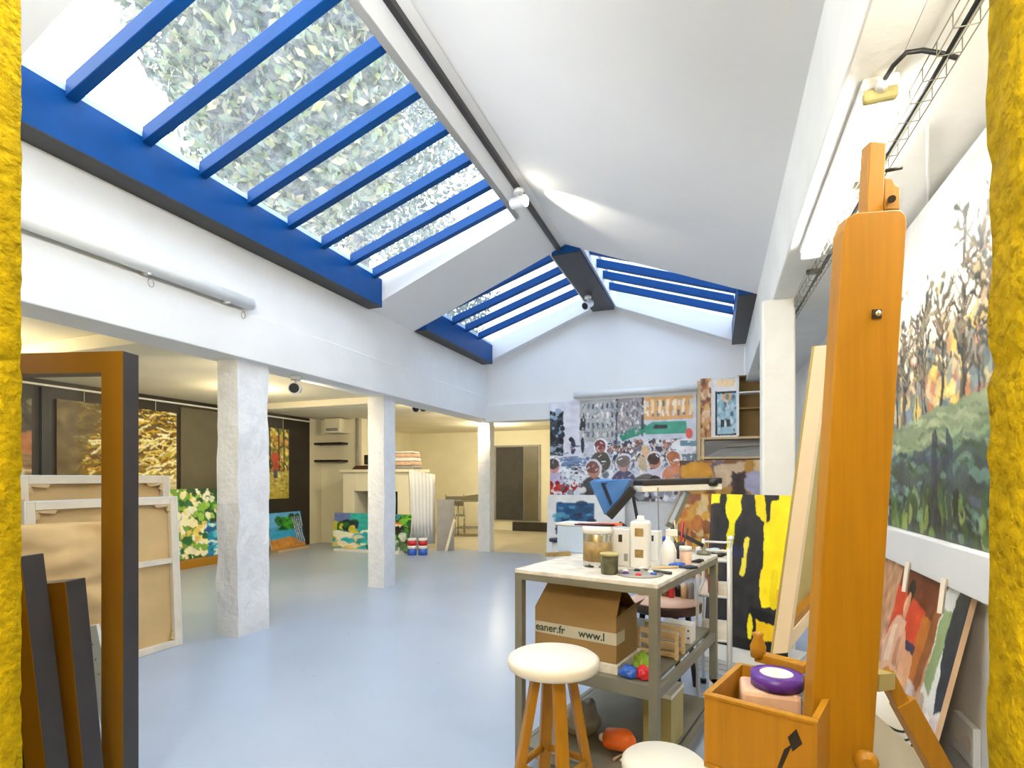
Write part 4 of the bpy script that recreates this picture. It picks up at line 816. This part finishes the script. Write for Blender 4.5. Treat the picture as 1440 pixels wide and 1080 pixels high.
MB().box(-tw+.04, -.04, .005, td-.005, .545, .56).build('middle_shelf', 'steel', wt); MB().box(-tw+.04, -.04, .005, td-.005, .125, .14).build('lower_shelf', 'steel', wt)
rl = MB()
for z in (.50, .09): rl.box(-tw+.04, -.04, .005, .03, z, z+.045); rl.box(-tw+.04, -.04, td-.03, td-.005, z, z+.045); rl.box(-tw+.005, -tw+.03, .04, td-.04, z, z+.045); rl.box(-.03, -.005, .04, td-.04, z, z+.045)
rl.build('shelf_rail', 'steel', wt)
mw = Matrix.Translation(TBL) @ Matrix.Rotation(ang, 4, 'Z')
def tl(x, y, z=thh): return mw @ Vector((x, y, z))
def on_table(px, py, z=thh): v = onZ(px, py, z); return Vector((v.x, v.y, z))
# cardboard box on the middle shelf
tag((lambda o: o)(MB().hexa([tl(-.655, .05, .561), tl(-.20, .05, .561), tl(-.20, .36, .561), tl(-.655, .36, .561), tl(-.655, .05, .60), tl(-.20, .05, .60), tl(-.20, .36, .60), tl(-.655, .36, .60)]).build('pale_tray', 'table')), 'pale flat tray under the cardboard box on the table shelf', 'tray')
bx = thing('cardboard_box', 'brown cardboard box with printed tape on the middle shelf of the work table', 'box', tl(-.43, .20, .601), ang)
bh = .21; hw, hd_ = .215, .13
m_ = MB(); m_.box(-hw, hw, -hd_, hd_, 0, bh); m_.build('carton', 'card', bx)
for nm, q in (('flap', [(-hw, -hd_, bh), (hw, -hd_, bh), (hw*.94, -.03, bh+.115), (-hw*.90, -.03, bh+.115)]), ('flap', [(-hw, hd_, bh), (hw, hd_, bh), (hw*.94, .01, bh+.105), (-hw*.94, .01, bh+.105)])):
    MB().prism(q, (0, .004, .003)).build(nm, 'card', bx)
MB().prism([(hw, -hd_, bh), (hw, hd_, bh), (hw+.06, .08, bh+.06), (hw+.06, -.08, bh+.06)], (.003, 0, .003)).build('flap', 'card', bx)
m_ = MB(); m_.box(-hw-.001, hw+.001, -hd_-.0012, -hd_, .085, .14); m_.box(hw, hw+.0012, -hd_-.001, -hd_+.10, .085, .14); tpb = m_.build('tape_strip', 'tape', bx)
def text(s, size, parent, loc, rot, m, name='lettering', bold=.0):
    cu = bpy.data.curves.new('t', 'FONT'); cu.body = s; cu.size = size; cu.extrude = .0004; cu.offset = bold
    o = bpy.data.objects.new('t', cu); C.objects.link(o); dg = bpy.context.evaluated_depsgraph_get(); me = bpy.data.meshes.new_from_object(o.evaluated_get(dg))
    bpy.data.objects.remove(o); n_ = bpy.data.objects.new(name, me); C.objects.link(n_); me.materials.clear(); me.materials.append(M[m]); n_.parent = parent; n_.location = loc; n_.rotation_euler = rot; return n_
text('eaner.fr     www.l', .052, tpb, (-hw+.004, -hd_-.0016, .097), (PI/2, 0, 0), 'ink', bold=.0008)
def blob(name, label, cat, loc, r, m, seed, grp=None):
    bm = bmesh.new(); bmesh.ops.create_icosphere(bm, subdivisions=4, radius=1)
    for v in bm.verts:
        d_ = 1+.28*nz_.noise(v.co*1.7+Vector((seed, 0, 0)))+.16*nz_.noise(v.co*4+Vector((0, seed, 0))); v.co = Vector((v.co.x*r[0]*d_, v.co.y*r[1]*d_, max(-.55, v.co.z)*r[2]*d_))
    zm = min(v.co.z for v in bm.verts)
    for v in bm.verts: v.co.z -= zm
    me = bpy.data.meshes.new(name); bm.to_mesh(me); bm.free(); me.polygons.foreach_set('use_smooth', [True]*len(me.polygons)); me.materials.append(M[m]); o = bpy.data.objects.new(name, me); C.objects.link(o); o.location = loc; return tag(o, label, cat, grp)
blob('green_cloth', 'lime green rag beside the cardboard box on the table shelf', 'rag', tl(-.13, .17, .562), (.042, .05, .05), 'green', 1)
blob('blue_cloth', 'dark blue rag in front of the lime green rag', 'rag', tl(-.15, .06, .562), (.04, .03, .03), 'bluecap', 5)
blob('red_cloth', 'red rag at the front right of the table shelf', 'rag', tl(-.085, .075, .562), (.035, .032, .035), 'red', 9)
# things on the lower shelf
ob = thing('orange_bucket', 'orange plastic bottle lying on the lowest shelf of the work table', 'bottle', tl(-.30, .20, .19), ang)
MB().tube([(-.02, 0, 0), (.0, 0, .0), (.10, -.05, .04), (.14, -.07, .056)], [.045, .05, .05, .02], 16).build('body', 'orange', ob); MB().tube([(-.05, .015, -.012), (-.02, 0, 0)], [.02, .022], 14).build('cap', 'wplast', ob)
blob('grey_rag', 'grey crumpled rag on the lowest shelf behind the orange bottle', 'rag', tl(-.50, .30, .142), (.09, .10, .09), 'grey', 12)
for k in range(5):
    a_ = tl(-.24+.03*k, .10+.01*k, .15); o = MB().tube([a_, a_+Vector((.05, .10+.02*k, .008*k))], [.006, .004], 8).build('paint_brush', ['pine', 'wplast', 'darkwood', 'stretch', 'dark'][k])
    tag(o, ['pine brush at the left of the brushes on the lowest shelf', 'white brush second in the row on the lowest shelf', 'dark brown brush in the middle of the lowest shelf', 'pale brush right of the dark brown brush', 'charcoal brush at the right end of the lowest shelf'][k], 'brush', 'brushes on the lowest shelf')
gj = thing('greenish_box', 'small greenish box at the back of the lowest shelf', 'box', tl(-.12, .45, .142), ang); MB().box(-.07, .07, -.1, .1, 0, .24).build('body', 'oliveback', gj); MB().box(-.072, .072, -.102, .102, .24, .26).build('lid', 'seat', gj)
# blue crate, tins, bottles on top
v = on_table(810, 776); cr_ = thing('blue_crate', 'pale blue plastic box at the back left of the work table', 'box', v, ang)
MB().box(-.10, .10, -.06, .10, 0, .165).build('body', 'crate', cr_, bevel=.008); MB().box(-.105, .105, -.065, .105, .165, .178).build('rim', 'wplast', cr_)
v = on_table(840, 796); tn = thing('large_tin', 'large tin with a white lid and brushes on top', 'tin', v)
MB().lathe([(.07, 0), (.072, .005), (.072, .165), (.07, .17)], 28).build('body', 'chrome', tn); MB().lathe([(.0725, .03), (.0725, .13)], 28).build('paper_label', 'label', tn); MB().lathe([(.074, .17), (.078, .172), (.078, .20), (.07, .205), (0, .205)], 28).build('lid', 'wplast', tn)
tz = thh+.205
for (dx_, dy_, a2_, m_, lb) in ((-.01, -.03, .1, 'black', 'black brush lying on the lid of the large tin'), (.0, .0, -.05, 'red', 'red-handled brush lying on the lid of the large tin'), (.02, .03, .2, 'orange', 'orange pen lying on the lid of the large tin')):
    c_ = v+Vector((dx_, dy_, tz-thh+.007)); e_ = Vector((math.cos(a2_), math.sin(a2_), 0))*.10; tag(MB().tube([c_-e_, c_+e_*.4, c_+e_], [.004, .007, .006], 8).build('paint_brush', m_), lb, 'brush', 'brushes on the large tin')
def carton(label, px, py, w_, d_, h_, yaw=0, spots_=3, z=thh):
    v = on_table(px, py, z); t = thing('paint_carton', label, 'box', v, ang+yaw, 'white cartons on the work table'); MB().box(-w_/2, w_/2, -d_/2, d_/2, 0, h_).build('body', 'wplast', t, bevel=.003)
    for k in range(spots_): MB().box(-w_*.4+w_*.3*k, -w_*.4+w_*.3*k+w_*.2, -d_/2-.001, -d_/2, h_*(.15+.5*(k % 2)), h_*(.35+.5*(k % 2))).build('printed_patch', ['label', 'dark', 'grey'][k % 3], t)
    return t
carton('white carton with brown prints right of the large tin', 876, 795, .10, .07, .19); carton('smaller white carton behind the tall white bottle', 884, 783, .10, .07, .17, .3, 2); carton('white carton with a brown patch at the right of the tall bottle', 921, 787, .06, .06, .16, -.1, 2)
v = on_table(901, 798); wb_ = thing('tall_bottle', 'tall square white bottle with brown labels in the middle of the table', 'bottle', v, ang+.15)
MB().box(-.045, .045, -.045, .045, 0, .235).build('body', 'wplast', wb_, bevel=.012); MB().lathe([(.03, .235), (.018, .245), (.018, .26), (.0, .262)], 16).build('cap', 'wplast', wb_)
for z_ in (.055, .16): MB().box(-.02, .022, -.0465, -.045, z_, z_+.04).build('label', 'label', wb_)
v = on_table(940, 795); sb = thing('spray_bottle', 'white spray bottle at the right of the table top', 'bottle', v, .4)
MB().lathe([(.036, 0), (.04, .01), (.04, .075), (.028, .115), (.014, .135), (.014, .15)], 20).build('body', 'wplast', sb); MB().box(-.012, .045, -.012, .012, .15, .185).build('spray_head', 'seat', sb, bevel=.004); MB().bar((.03, 0, .15), (.045, 0, .12), .01, .006).build('trigger', 'yb', sb)
v = on_table(857, 807); gj_ = thing('murky_jar', 'glass jar of murky olive water at the front of the table', 'jar', v)
MB().lathe([(.036, 0), (.04, .006), (.042, .085), (.044, .09)], 24).build('glass', 'jar', gj_); MB().lathe([(.046, .088), (.046, .098), (.038, .098)], 24).build('rim', 'oliveback', gj_)
v = on_table(785, 782); stk = MB().box(-.075, .075, -.015, .015, 0, .022).build('wood_block', 'darkwood'); stk.location = v+Vector((0, 0, .001)); stk.rotation_euler = (0, 0, .75); stk.data.materials[0] = M['label']; tag(stk, 'short brown wooden stick at the back left corner of the table', 'stick')
v = on_table(882, 806); pal = thing('palette', 'flat grey palette with paint dabs near the front edge', 'palette', v+Vector((.055, -.01, 0)), ang); MB().lathe([(.0, 0), (.11, 0), (.112, .006), (0, .006)], 26).build('plate', 'grey', pal)
for k in range(6): MB().lathe([(.016, 0), (.012, .008), (0, .011)], 10, (math.cos(k)*.07, math.sin(k)*.06, .006)).build('paint_dab', ['bluecap', 'wplast', 'black', 'wplast', 'purple', 'red'][k], pal)
for k, (px, py, yw, m_, lb) in enumerate(((842, 799, .2, 'black', 'black palette knife beside the olive jar'), (925, 806, -.4, 'dark', 'charcoal palette knife near the front right corner'), (935, 800, .5, 'pine', 'pine brush lying below the spray bottle'), (905, 800, 1.2, 'wplast', 'white paint tube lying below the tall bottle'))):
    v = on_table(px, py); e_ = Vector((math.cos(yw), math.sin(yw), 0))*.07; v = v+Vector((0, 0, .008)); tag(MB().tube([v-e_, v, v+e_], [.003, .007, .007], 8).build(['palette_knife', 'palette_knife', 'paint_brush', 'paint_tube'][k], m_), lb, ['knife', 'knife', 'brush', 'tube'][k])
# small things further back on the table
for k, (px, py, r, h_, m_, c_, lb) in enumerate(((922, 783, .033, .10, 'wplast', 'bluecap', 'white pot with a blue cap left of its pair behind the spray bottle'), (936, 779, .03, .08, 'crate', 'bluecap', 'pale blue pot with a blue cap behind the spray bottle'), (964, 793, .03, .07, 'peach', 'wplast', 'peach pot with a white cap right of the spray bottle'), (865, 775, .035, .12, 'wplast', 'crate', 'white pot with a pale blue lid behind the large tin'))):
    v = on_table(px, py); t = thing('paint_pot', lb, 'pot', v, 0, 'small pots at the back of the table'); MB().lathe([(r*.9, 0), (r, .006), (r, h_)], 18).build('body', m_, t); MB().lathe([(r*1.05, h_), (r*1.05, h_+.022), (0, h_+.024)], 18).build('cap', c_, t)
v = on_table(954, 785); bp_ = thing('brush_pot', 'dark pot holding a bunch of brushes at the back of the table', 'pot', v); MB().lathe([(.03, 0), (.036, .09)], 16).build('pot', 'dark', bp_)
for k in range(6): a_ = k*1.05; MB().tube([(math.cos(a_)*.015, math.sin(a_)*.015, .02), (math.cos(a_)*.05, math.sin(a_)*.05, .17+.02*(k % 3))], [.003, .005], 6).build('brush', ['darkwood', 'black', 'pine', 'wplast', 'black', 'red'][k], bp_)
# blue shaded lamp
la = thing('blue_shade_lamp', 'black arm lamp with a blue folded shade at the back of the table', 'lamp', on_table(903, 777)); LO = Vector(la.location); Q = lambda px, py, d: atD(px, py, d)-LO
MB().lathe([(.05, 0), (.05, .015), (.012, .022), (.012, .05)], 18).build('base', 'black', la)
MB().tube([(0, 0, .04), Q(889, 690, 3.12)], .010, 8).build('arm', 'dark', la); MB().tube([(0, 0, .04), (-.005, .01, .09), Q(872, 735, 3.14)], .008, 8).build('lower_arm', 'dark', la)
d0 = 3.0; tpp = [Q(829, 678, 3.0), Q(885, 674, 2.95), Q(892, 676, 3.2), Q(836, 674, 3.22)]; bt_ = [Q(850, 724, 3.04), Q(862, 722, 3.02), Q(864, 720, 3.12), Q(853, 722, 3.12)]
shd = MB(); shd.add(tpp+bt_, [(0, 1, 5, 4), (1, 2, 6, 5), (2, 3, 7, 6), (3, 0, 4, 7)]); s_ = shd.build('shade', 'shadeblue', la); s_.modifiers.new('s', 'SOLIDIFY').thickness = .006
shade_in = MB().prism([Q(845, 679, 2.985), Q(866, 679, 2.98), Q(872, 690, 3.0), Q(858, 712, 3.01)], nv*-.003).build('shade_fold', 'navy', la)
MB().bar(Q(856, 727, 3.0), Q(891, 687, 2.98), .045, .035, up=nv).build('ballast', 'black', la, bevel=.005)
# flat work lamp
lb_ = thing('flat_work_lamp', 'long flat grey work lamp on a slanting arm above the table', 'lamp', tl(-.065, 1.02)); LO = Vector(lb_.location)
MB().lathe([(.04, 0), (.04, .02), (.012, .026), (.012, .06)], 18).build('base', 'steel', lb_)
h0, h1 = Q(897, 682, 3.05), Q(1008, 679, 3.25)
hd2 = MB().bar(h0+Vector((0, 0, .012)), h1+Vector((0, 0, .014)), .10, .036).build('head', 'dark', lb_, bevel=.008)
MB().bar(h0-Vector((0, 0, .022)), h1-Vector((0, 0, .022)), .09, .036).build('diffuser', 'seat', hd2, bevel=.005)
MB().lathe([(.0, -.02), (.035, -.018), (.042, 0), (.035, .025), (0, .03)], 20, Q(1000, 679, 3.2)).build('end_knob', 'black', lb_)
MB().bar(Q(965, 690, 3.2), Q(941, 742, 3.2), .055, .03, up=nv).build('arm', 'steel', lb_, bevel=.004); MB().bar(Q(963, 692, 3.18), Q(943, 735, 3.18), .02, .01, up=nv).build('arm_inlay', 'crate', lb_)
MB().tube([Q(941, 742, 3.2), (0, 0, .05)], .012, 8).build('lower_arm', 'dark', lb_)
tag(MB().tube([on_table(927, 775)+Vector((0, 0, .002)), atD(925, 686, 3.0)], .004, 6).build('metal_rod', 'chrome'), 'thin upright metal rod below the flat work lamp', 'rod')
# white trolley to the right of the table
tr = thing('white_trolley', 'thin white tube trolley at the right of the work table', 'trolley', (.0, 3.55, 0), -.05)
for x, y in ((-.10, .0), (.08, .25), (-.10, .5), (.08, .5), (.08, .0)): 
    if (x, y) != (.08, .25): MB().tube([(x, y, .03), (x, y, 1.02)], .010, 8).build('post', 'wenam', tr)
for z in (.45, .72, .94, 1.0): 
    m_ = MB(); m_.tube([(-.10, 0, z), (-.10, .5, z), (.08, .5, z), (.08, 0, z), (-.10, 0, z)], .008, 8); m_.build('rail', 'wenam', tr)
for z in (.45, .72, .94): MB().box(-.10, .08, 0, .5, z-.006, z).build('tray', 'stretch', tr)
MB().lathe([(0, -.012), (.02, -.008), (.022, .01), (0, .022)], 14, (.08, .5, 1.03)).build('ball_knob', 'wenam', tr)
for x, y in ((-.10, .0), (.08, .0), (-.10, .5), (.08, .5)): MB().lathe([(.0, -.03), (.022, -.025), (.022, .0), (0, .004)], 12, (x, y, .03)).build('caster', 'black', tr)
for k, (x, y, m_, lb) in enumerate(((-.06, .10, 'bluecap', 'blue paint tube at the near end of the trolley top'), (.02, .16, 'black', 'black paint tube on the trolley top'), (-.05, .25, 'dark', 'charcoal paint tube in the middle of the trolley top'), (.03, .33, 'peach', 'peach paint tube at the far end of the trolley top'), (-.02, .40, 'crate', 'pale blue paint tube at the far end of the trolley top'))):
    c_ = Vector((x, 3.55+y, .955)); tag(MB().tube([c_-Vector((.05, .02, 0)), c_+Vector((.02, .01, 0)), c_+Vector((.05, .02, .005))], [.008, .016, .007], 10).build('paint_tube', m_), lb, 'tube', 'paint tubes on the trolley')
for k, (y, m_, lb) in enumerate(((.10, 'red', 'red pot on the second trolley tray'), (.22, 'darkwood', 'brown pot on the second trolley tray'), (.36, 'yb', 'yellow bottle on the second trolley tray'))):
    tag(MB().lathe([(.03, 0), (.032, .09 if k < 2 else .16), (.015, .11 if k < 2 else .19), (0, .112 if k < 2 else .192)], 16).build('paint_pot', m_), lb, 'pot', 'pots on the trolley').location = (-.01, 3.55+y, .722)
# salmon stool with clutter
ss = thing('salmon_stool', 'round stool with a salmon pink top behind the table legs', 'stool', (-.32, 3.86, 0))
MB().lathe([(0, .545), (.235, .545), (.24, .55), (.24, .60), (.235, .605), (0, .605)], 36).build('edge', 'darkwood', ss); MB().lathe([(0, .605), (.236, .605), (.232, .611), (0, .611)], 36).build('seat', 'salmon', ss)
for k in range(4): a_ = k*PI/2+.5; MB().tube([(math.cos(a_)*.16, math.sin(a_)*.16, .545), (math.cos(a_)*.22, math.sin(a_)*.22, 0)], [.02, .016], 10).build('leg', 'dark', ss)
for k in range(9):
    x, y = -.50+.043*k, 3.97+.03*math.sin(k*2.3); m_ = ['grey', 'crate', 'dark', 'wplast', 'card', 'red', 'black', 'pine', 'grey'][k]
    lb = ['grey jar leftmost on the salmon stool', 'pale blue jar second from left on the salmon stool', 'charcoal jar third from left on the salmon stool', 'white jar left of the brown jar on the salmon stool', 'brown jar in the middle of the salmon stool', 'red jar right of the brown jar on the salmon stool', 'black jar third from right on the salmon stool', 'pine coloured jar second from right on the salmon stool', 'grey jar rightmost on the salmon stool'][k]
    t = MB().lathe([(.022, 0), (.024, .06+.02*(k % 3)), (.012, .08+.02*(k % 3)), (0, .082+.02*(k % 3))], 14).build('small_jar', m_); t.location = (x, y, .612); tag(t, lb, 'jar', 'small jars on the salmon stool')
# dotted box and little easel under the stool line
db = thing('dotted_box', 'small white box with black dots on the table shelf in front of the salmon stool', 'box', tl(-.13, .74, .5605), ang); MB().box(-.08, .08, -.045, .045, 0, .10).build('body', 'wplast', db)
dt = MB()
for i in range(6):
    for j in range(2): dt.lathe([(0, 0), (.006, 0)], 8, (-.065+.026*i, -.0455, .03+.04*j), mt=Matrix.Rotation(PI/2, 4, 'X'))
dt.build('dots', 'black', db)
le = thing('pine_frame_crate', 'little open pine crate on the table shelf before the dotted box', 'crate', tl(-.14, .46, .5605), ang)
for sx in (-.10, .09):
    for sy in (-.06, .05): MB().box(sx, sx+.016, sy, sy+.016, 0, .135).build('post', 'pine', le)
for z in (.01, .06, .112): MB().box(-.084, .09, -.058, -.048, z, z+.02).build('slat', 'pine', le); MB().box(-.084, .09, .052, .062, z, z+.02).build('slat', 'pine', le)
MB().box(-.084, .09, -.045, .048, 0, .008).build('bottom', 'card', le)
v = onZ(784, 757, .5); ns = thing('navy_stool', 'little white stool with a navy seat beyond the back left corner of the table', 'stool', (v.x, v.y, 0)); MB().lathe([(.10, .0), (.085, .45)], 20).build('body', 'wplast', ns); MB().lathe([(.0, .45), (.13, .45), (.135, .47), (.13, .50), (0, .505)], 24).build('seat', 'navy', ns)
for k, (px, py, yw, m_, lb) in enumerate(((952, 797, .6, 'bluecap', 'blue paint tube right of the spray bottle'), (968, 801, .2, 'navy', 'navy paint tube near the right edge of the table top'), (981, 792, .9, 'black', 'black paint tube at the far right edge of the table top'))):
    v = on_table(px, py)+Vector((0, 0, .012)); e_ = Vector((math.cos(yw), math.sin(yw), 0))*.045; tag(MB().tube([v-e_, v+e_*.3, v+e_], [.005, .012, .006], 10).build('paint_tube', m_), lb, 'tube')
# two round seats
bs = thing('bar_stool', 'orange wooden bar stool with a round cream seat in front of the table', 'stool', (-.545, 1.88, -.0))
MB().lathe([(0, .765), (.155, .765), (.165, .775), (.165, .80), (.15, .81), (0, .812)], 36).build('seat', 'seat', bs)
for k in range(4): a_ = k*PI/2+.55; MB().bar((math.cos(a_)*.06, math.sin(a_)*.06, .765), (math.cos(a_)*.20, math.sin(a_)*.20, 0), .045, .03, up=(math.cos(a_), math.sin(a_), 0)).build('leg', 'wood', bs, bevel=.004)
for z, r in ((.42, .13), (.30, .15)):
    for k in range(4):
        a_ = k*PI/2+.55; b2_ = a_+PI/2; MB().tube([(math.cos(a_)*r, math.sin(a_)*r, z), (math.cos(b2_)*r, math.sin(b2_)*r, z)], .013, 8).build('rung', 'wood', bs)
ws = thing('white_stool', 'low white round stool at the bottom of the view beside the easel', 'stool', (-.15, 1.76, 0))
MB().lathe([(0, .52), (.12, .52), (.13, .53), (.13, .555), (.118, .565), (0, .567)], 36).build('seat', 'seat', ws)
for k in range(3): a_ = k*2.09+.3; MB().tube([(math.cos(a_)*.07, math.sin(a_)*.07, .52), (math.cos(a_)*.15, math.sin(a_)*.15, 0)], .014, 10).build('leg', 'wenam', ws)
wp_ = thing('white_stand', 'white upright panel stand just left of the easel paint box', 'stand', (.02, 1.62, 0), TH); MB().box(-.03, .03, -.02, .02, 0, .88).build('post', 'wenam', wp_); MB().box(-.03, .22, -.02, .02, .84, .88).build('arm', 'wenam', wp_); MB().box(-.12, .12, -.12, .12, 0, .02).build('base', 'wenam', wp_)

# ================================================================== LIGHT
wd = bpy.data.worlds.new('sky'); S.world = wd; wd.use_nodes = True; N = wd.node_tree.nodes; L = wd.node_tree.links
bg = N['Background']; bg.inputs['Strength'].default_value = 3.9
tc = N.new('ShaderNodeTexCoord'); nz = N.new('ShaderNodeTexNoise'); nz.inputs['Scale'].default_value = 2.5; nz.inputs['Detail'].default_value = 6
L.new(tc.outputs['Generated'], nz.inputs['Vector']); cr = N.new('ShaderNodeValToRGB'); cr.color_ramp.elements[0].position = .35; cr.color_ramp.elements[1].position = .7
cr.color_ramp.elements[0].color = (.70, .85, 1.0, 1); cr.color_ramp.elements[1].color = (1.0, 1.0, 1.0, 1); L.new(nz.outputs['Fac'], cr.inputs['Fac']); L.new(cr.outputs['Color'], bg.inputs['Color'])
def lamp(kind, loc, e, col, size=.1, aim=None, ang_=1.2, blend=.6):
    l = bpy.data.lights.new('lamp', kind); l.energy = e; l.color = col
    if kind == 'AREA': l.size = size
    else: l.shadow_soft_size = size
    if kind == 'SPOT': l.spot_size = ang_; l.spot_blend = blend
    o = bpy.data.objects.new('lamp', l); C.objects.link(o); o.location = loc
    if aim is not None: o.rotation_euler = (Vector(aim)).to_track_quat('-Z', 'Y').to_euler()
    return o
WARM = (1.0, .82, .52)
lamp('SPOT', (-1.76, 5.2, 4.22), 32, (1, .92, .75), .03, (.85, .45, .12), 1.1)          # ridge spot on the right slope
lamp('SPOT', (-4.15, 4.65, 2.30), 75, WARM, .05, (-.9, .5, -.25), 2.4)                 # side room spots
lamp('SPOT', (-4.65, 7.9, 2.55), 75, WARM, .05, (-.8, .5, -.3), 2.4)
lamp('SPOT', (-4.5, 9.35, 2.55), 70, WARM, .05, (-.25, .95, -.2), 2.4)
lamp('POINT', (-6.3, 6.0, 2.4), 26, WARM, .15); lamp('POINT', (-6.2, 2.6, 2.4), 30, WARM, .15); lamp('POINT', (-5.0, 12.0, 2.4), 50, (1, .88, .62), .15)
lamp('POINT', (-.4, -.9, 2.75), 92, (1, .95, .85), .2)  # unseen hall lamp, added to set how bright the yellow wall gets
lamp('SPOT', (-3.5, 1.5, 2.7), 170, (.97, .98, 1), .15, (3.3, 4.6, 1.15), 1.15, 1.0)     # added unseen fill spot, lightens the right slope
lamp('POINT', (-1.6, 1.55, 3.7), 60, (.93, .97, 1), .12)                               # added unseen fill light for the left wall and slopes, no fixture
lamp('POINT', (.9, 1.4, 2.6), 24, (1, .96, .90), .1)                                    # added unseen fill, brightens the lower right wall
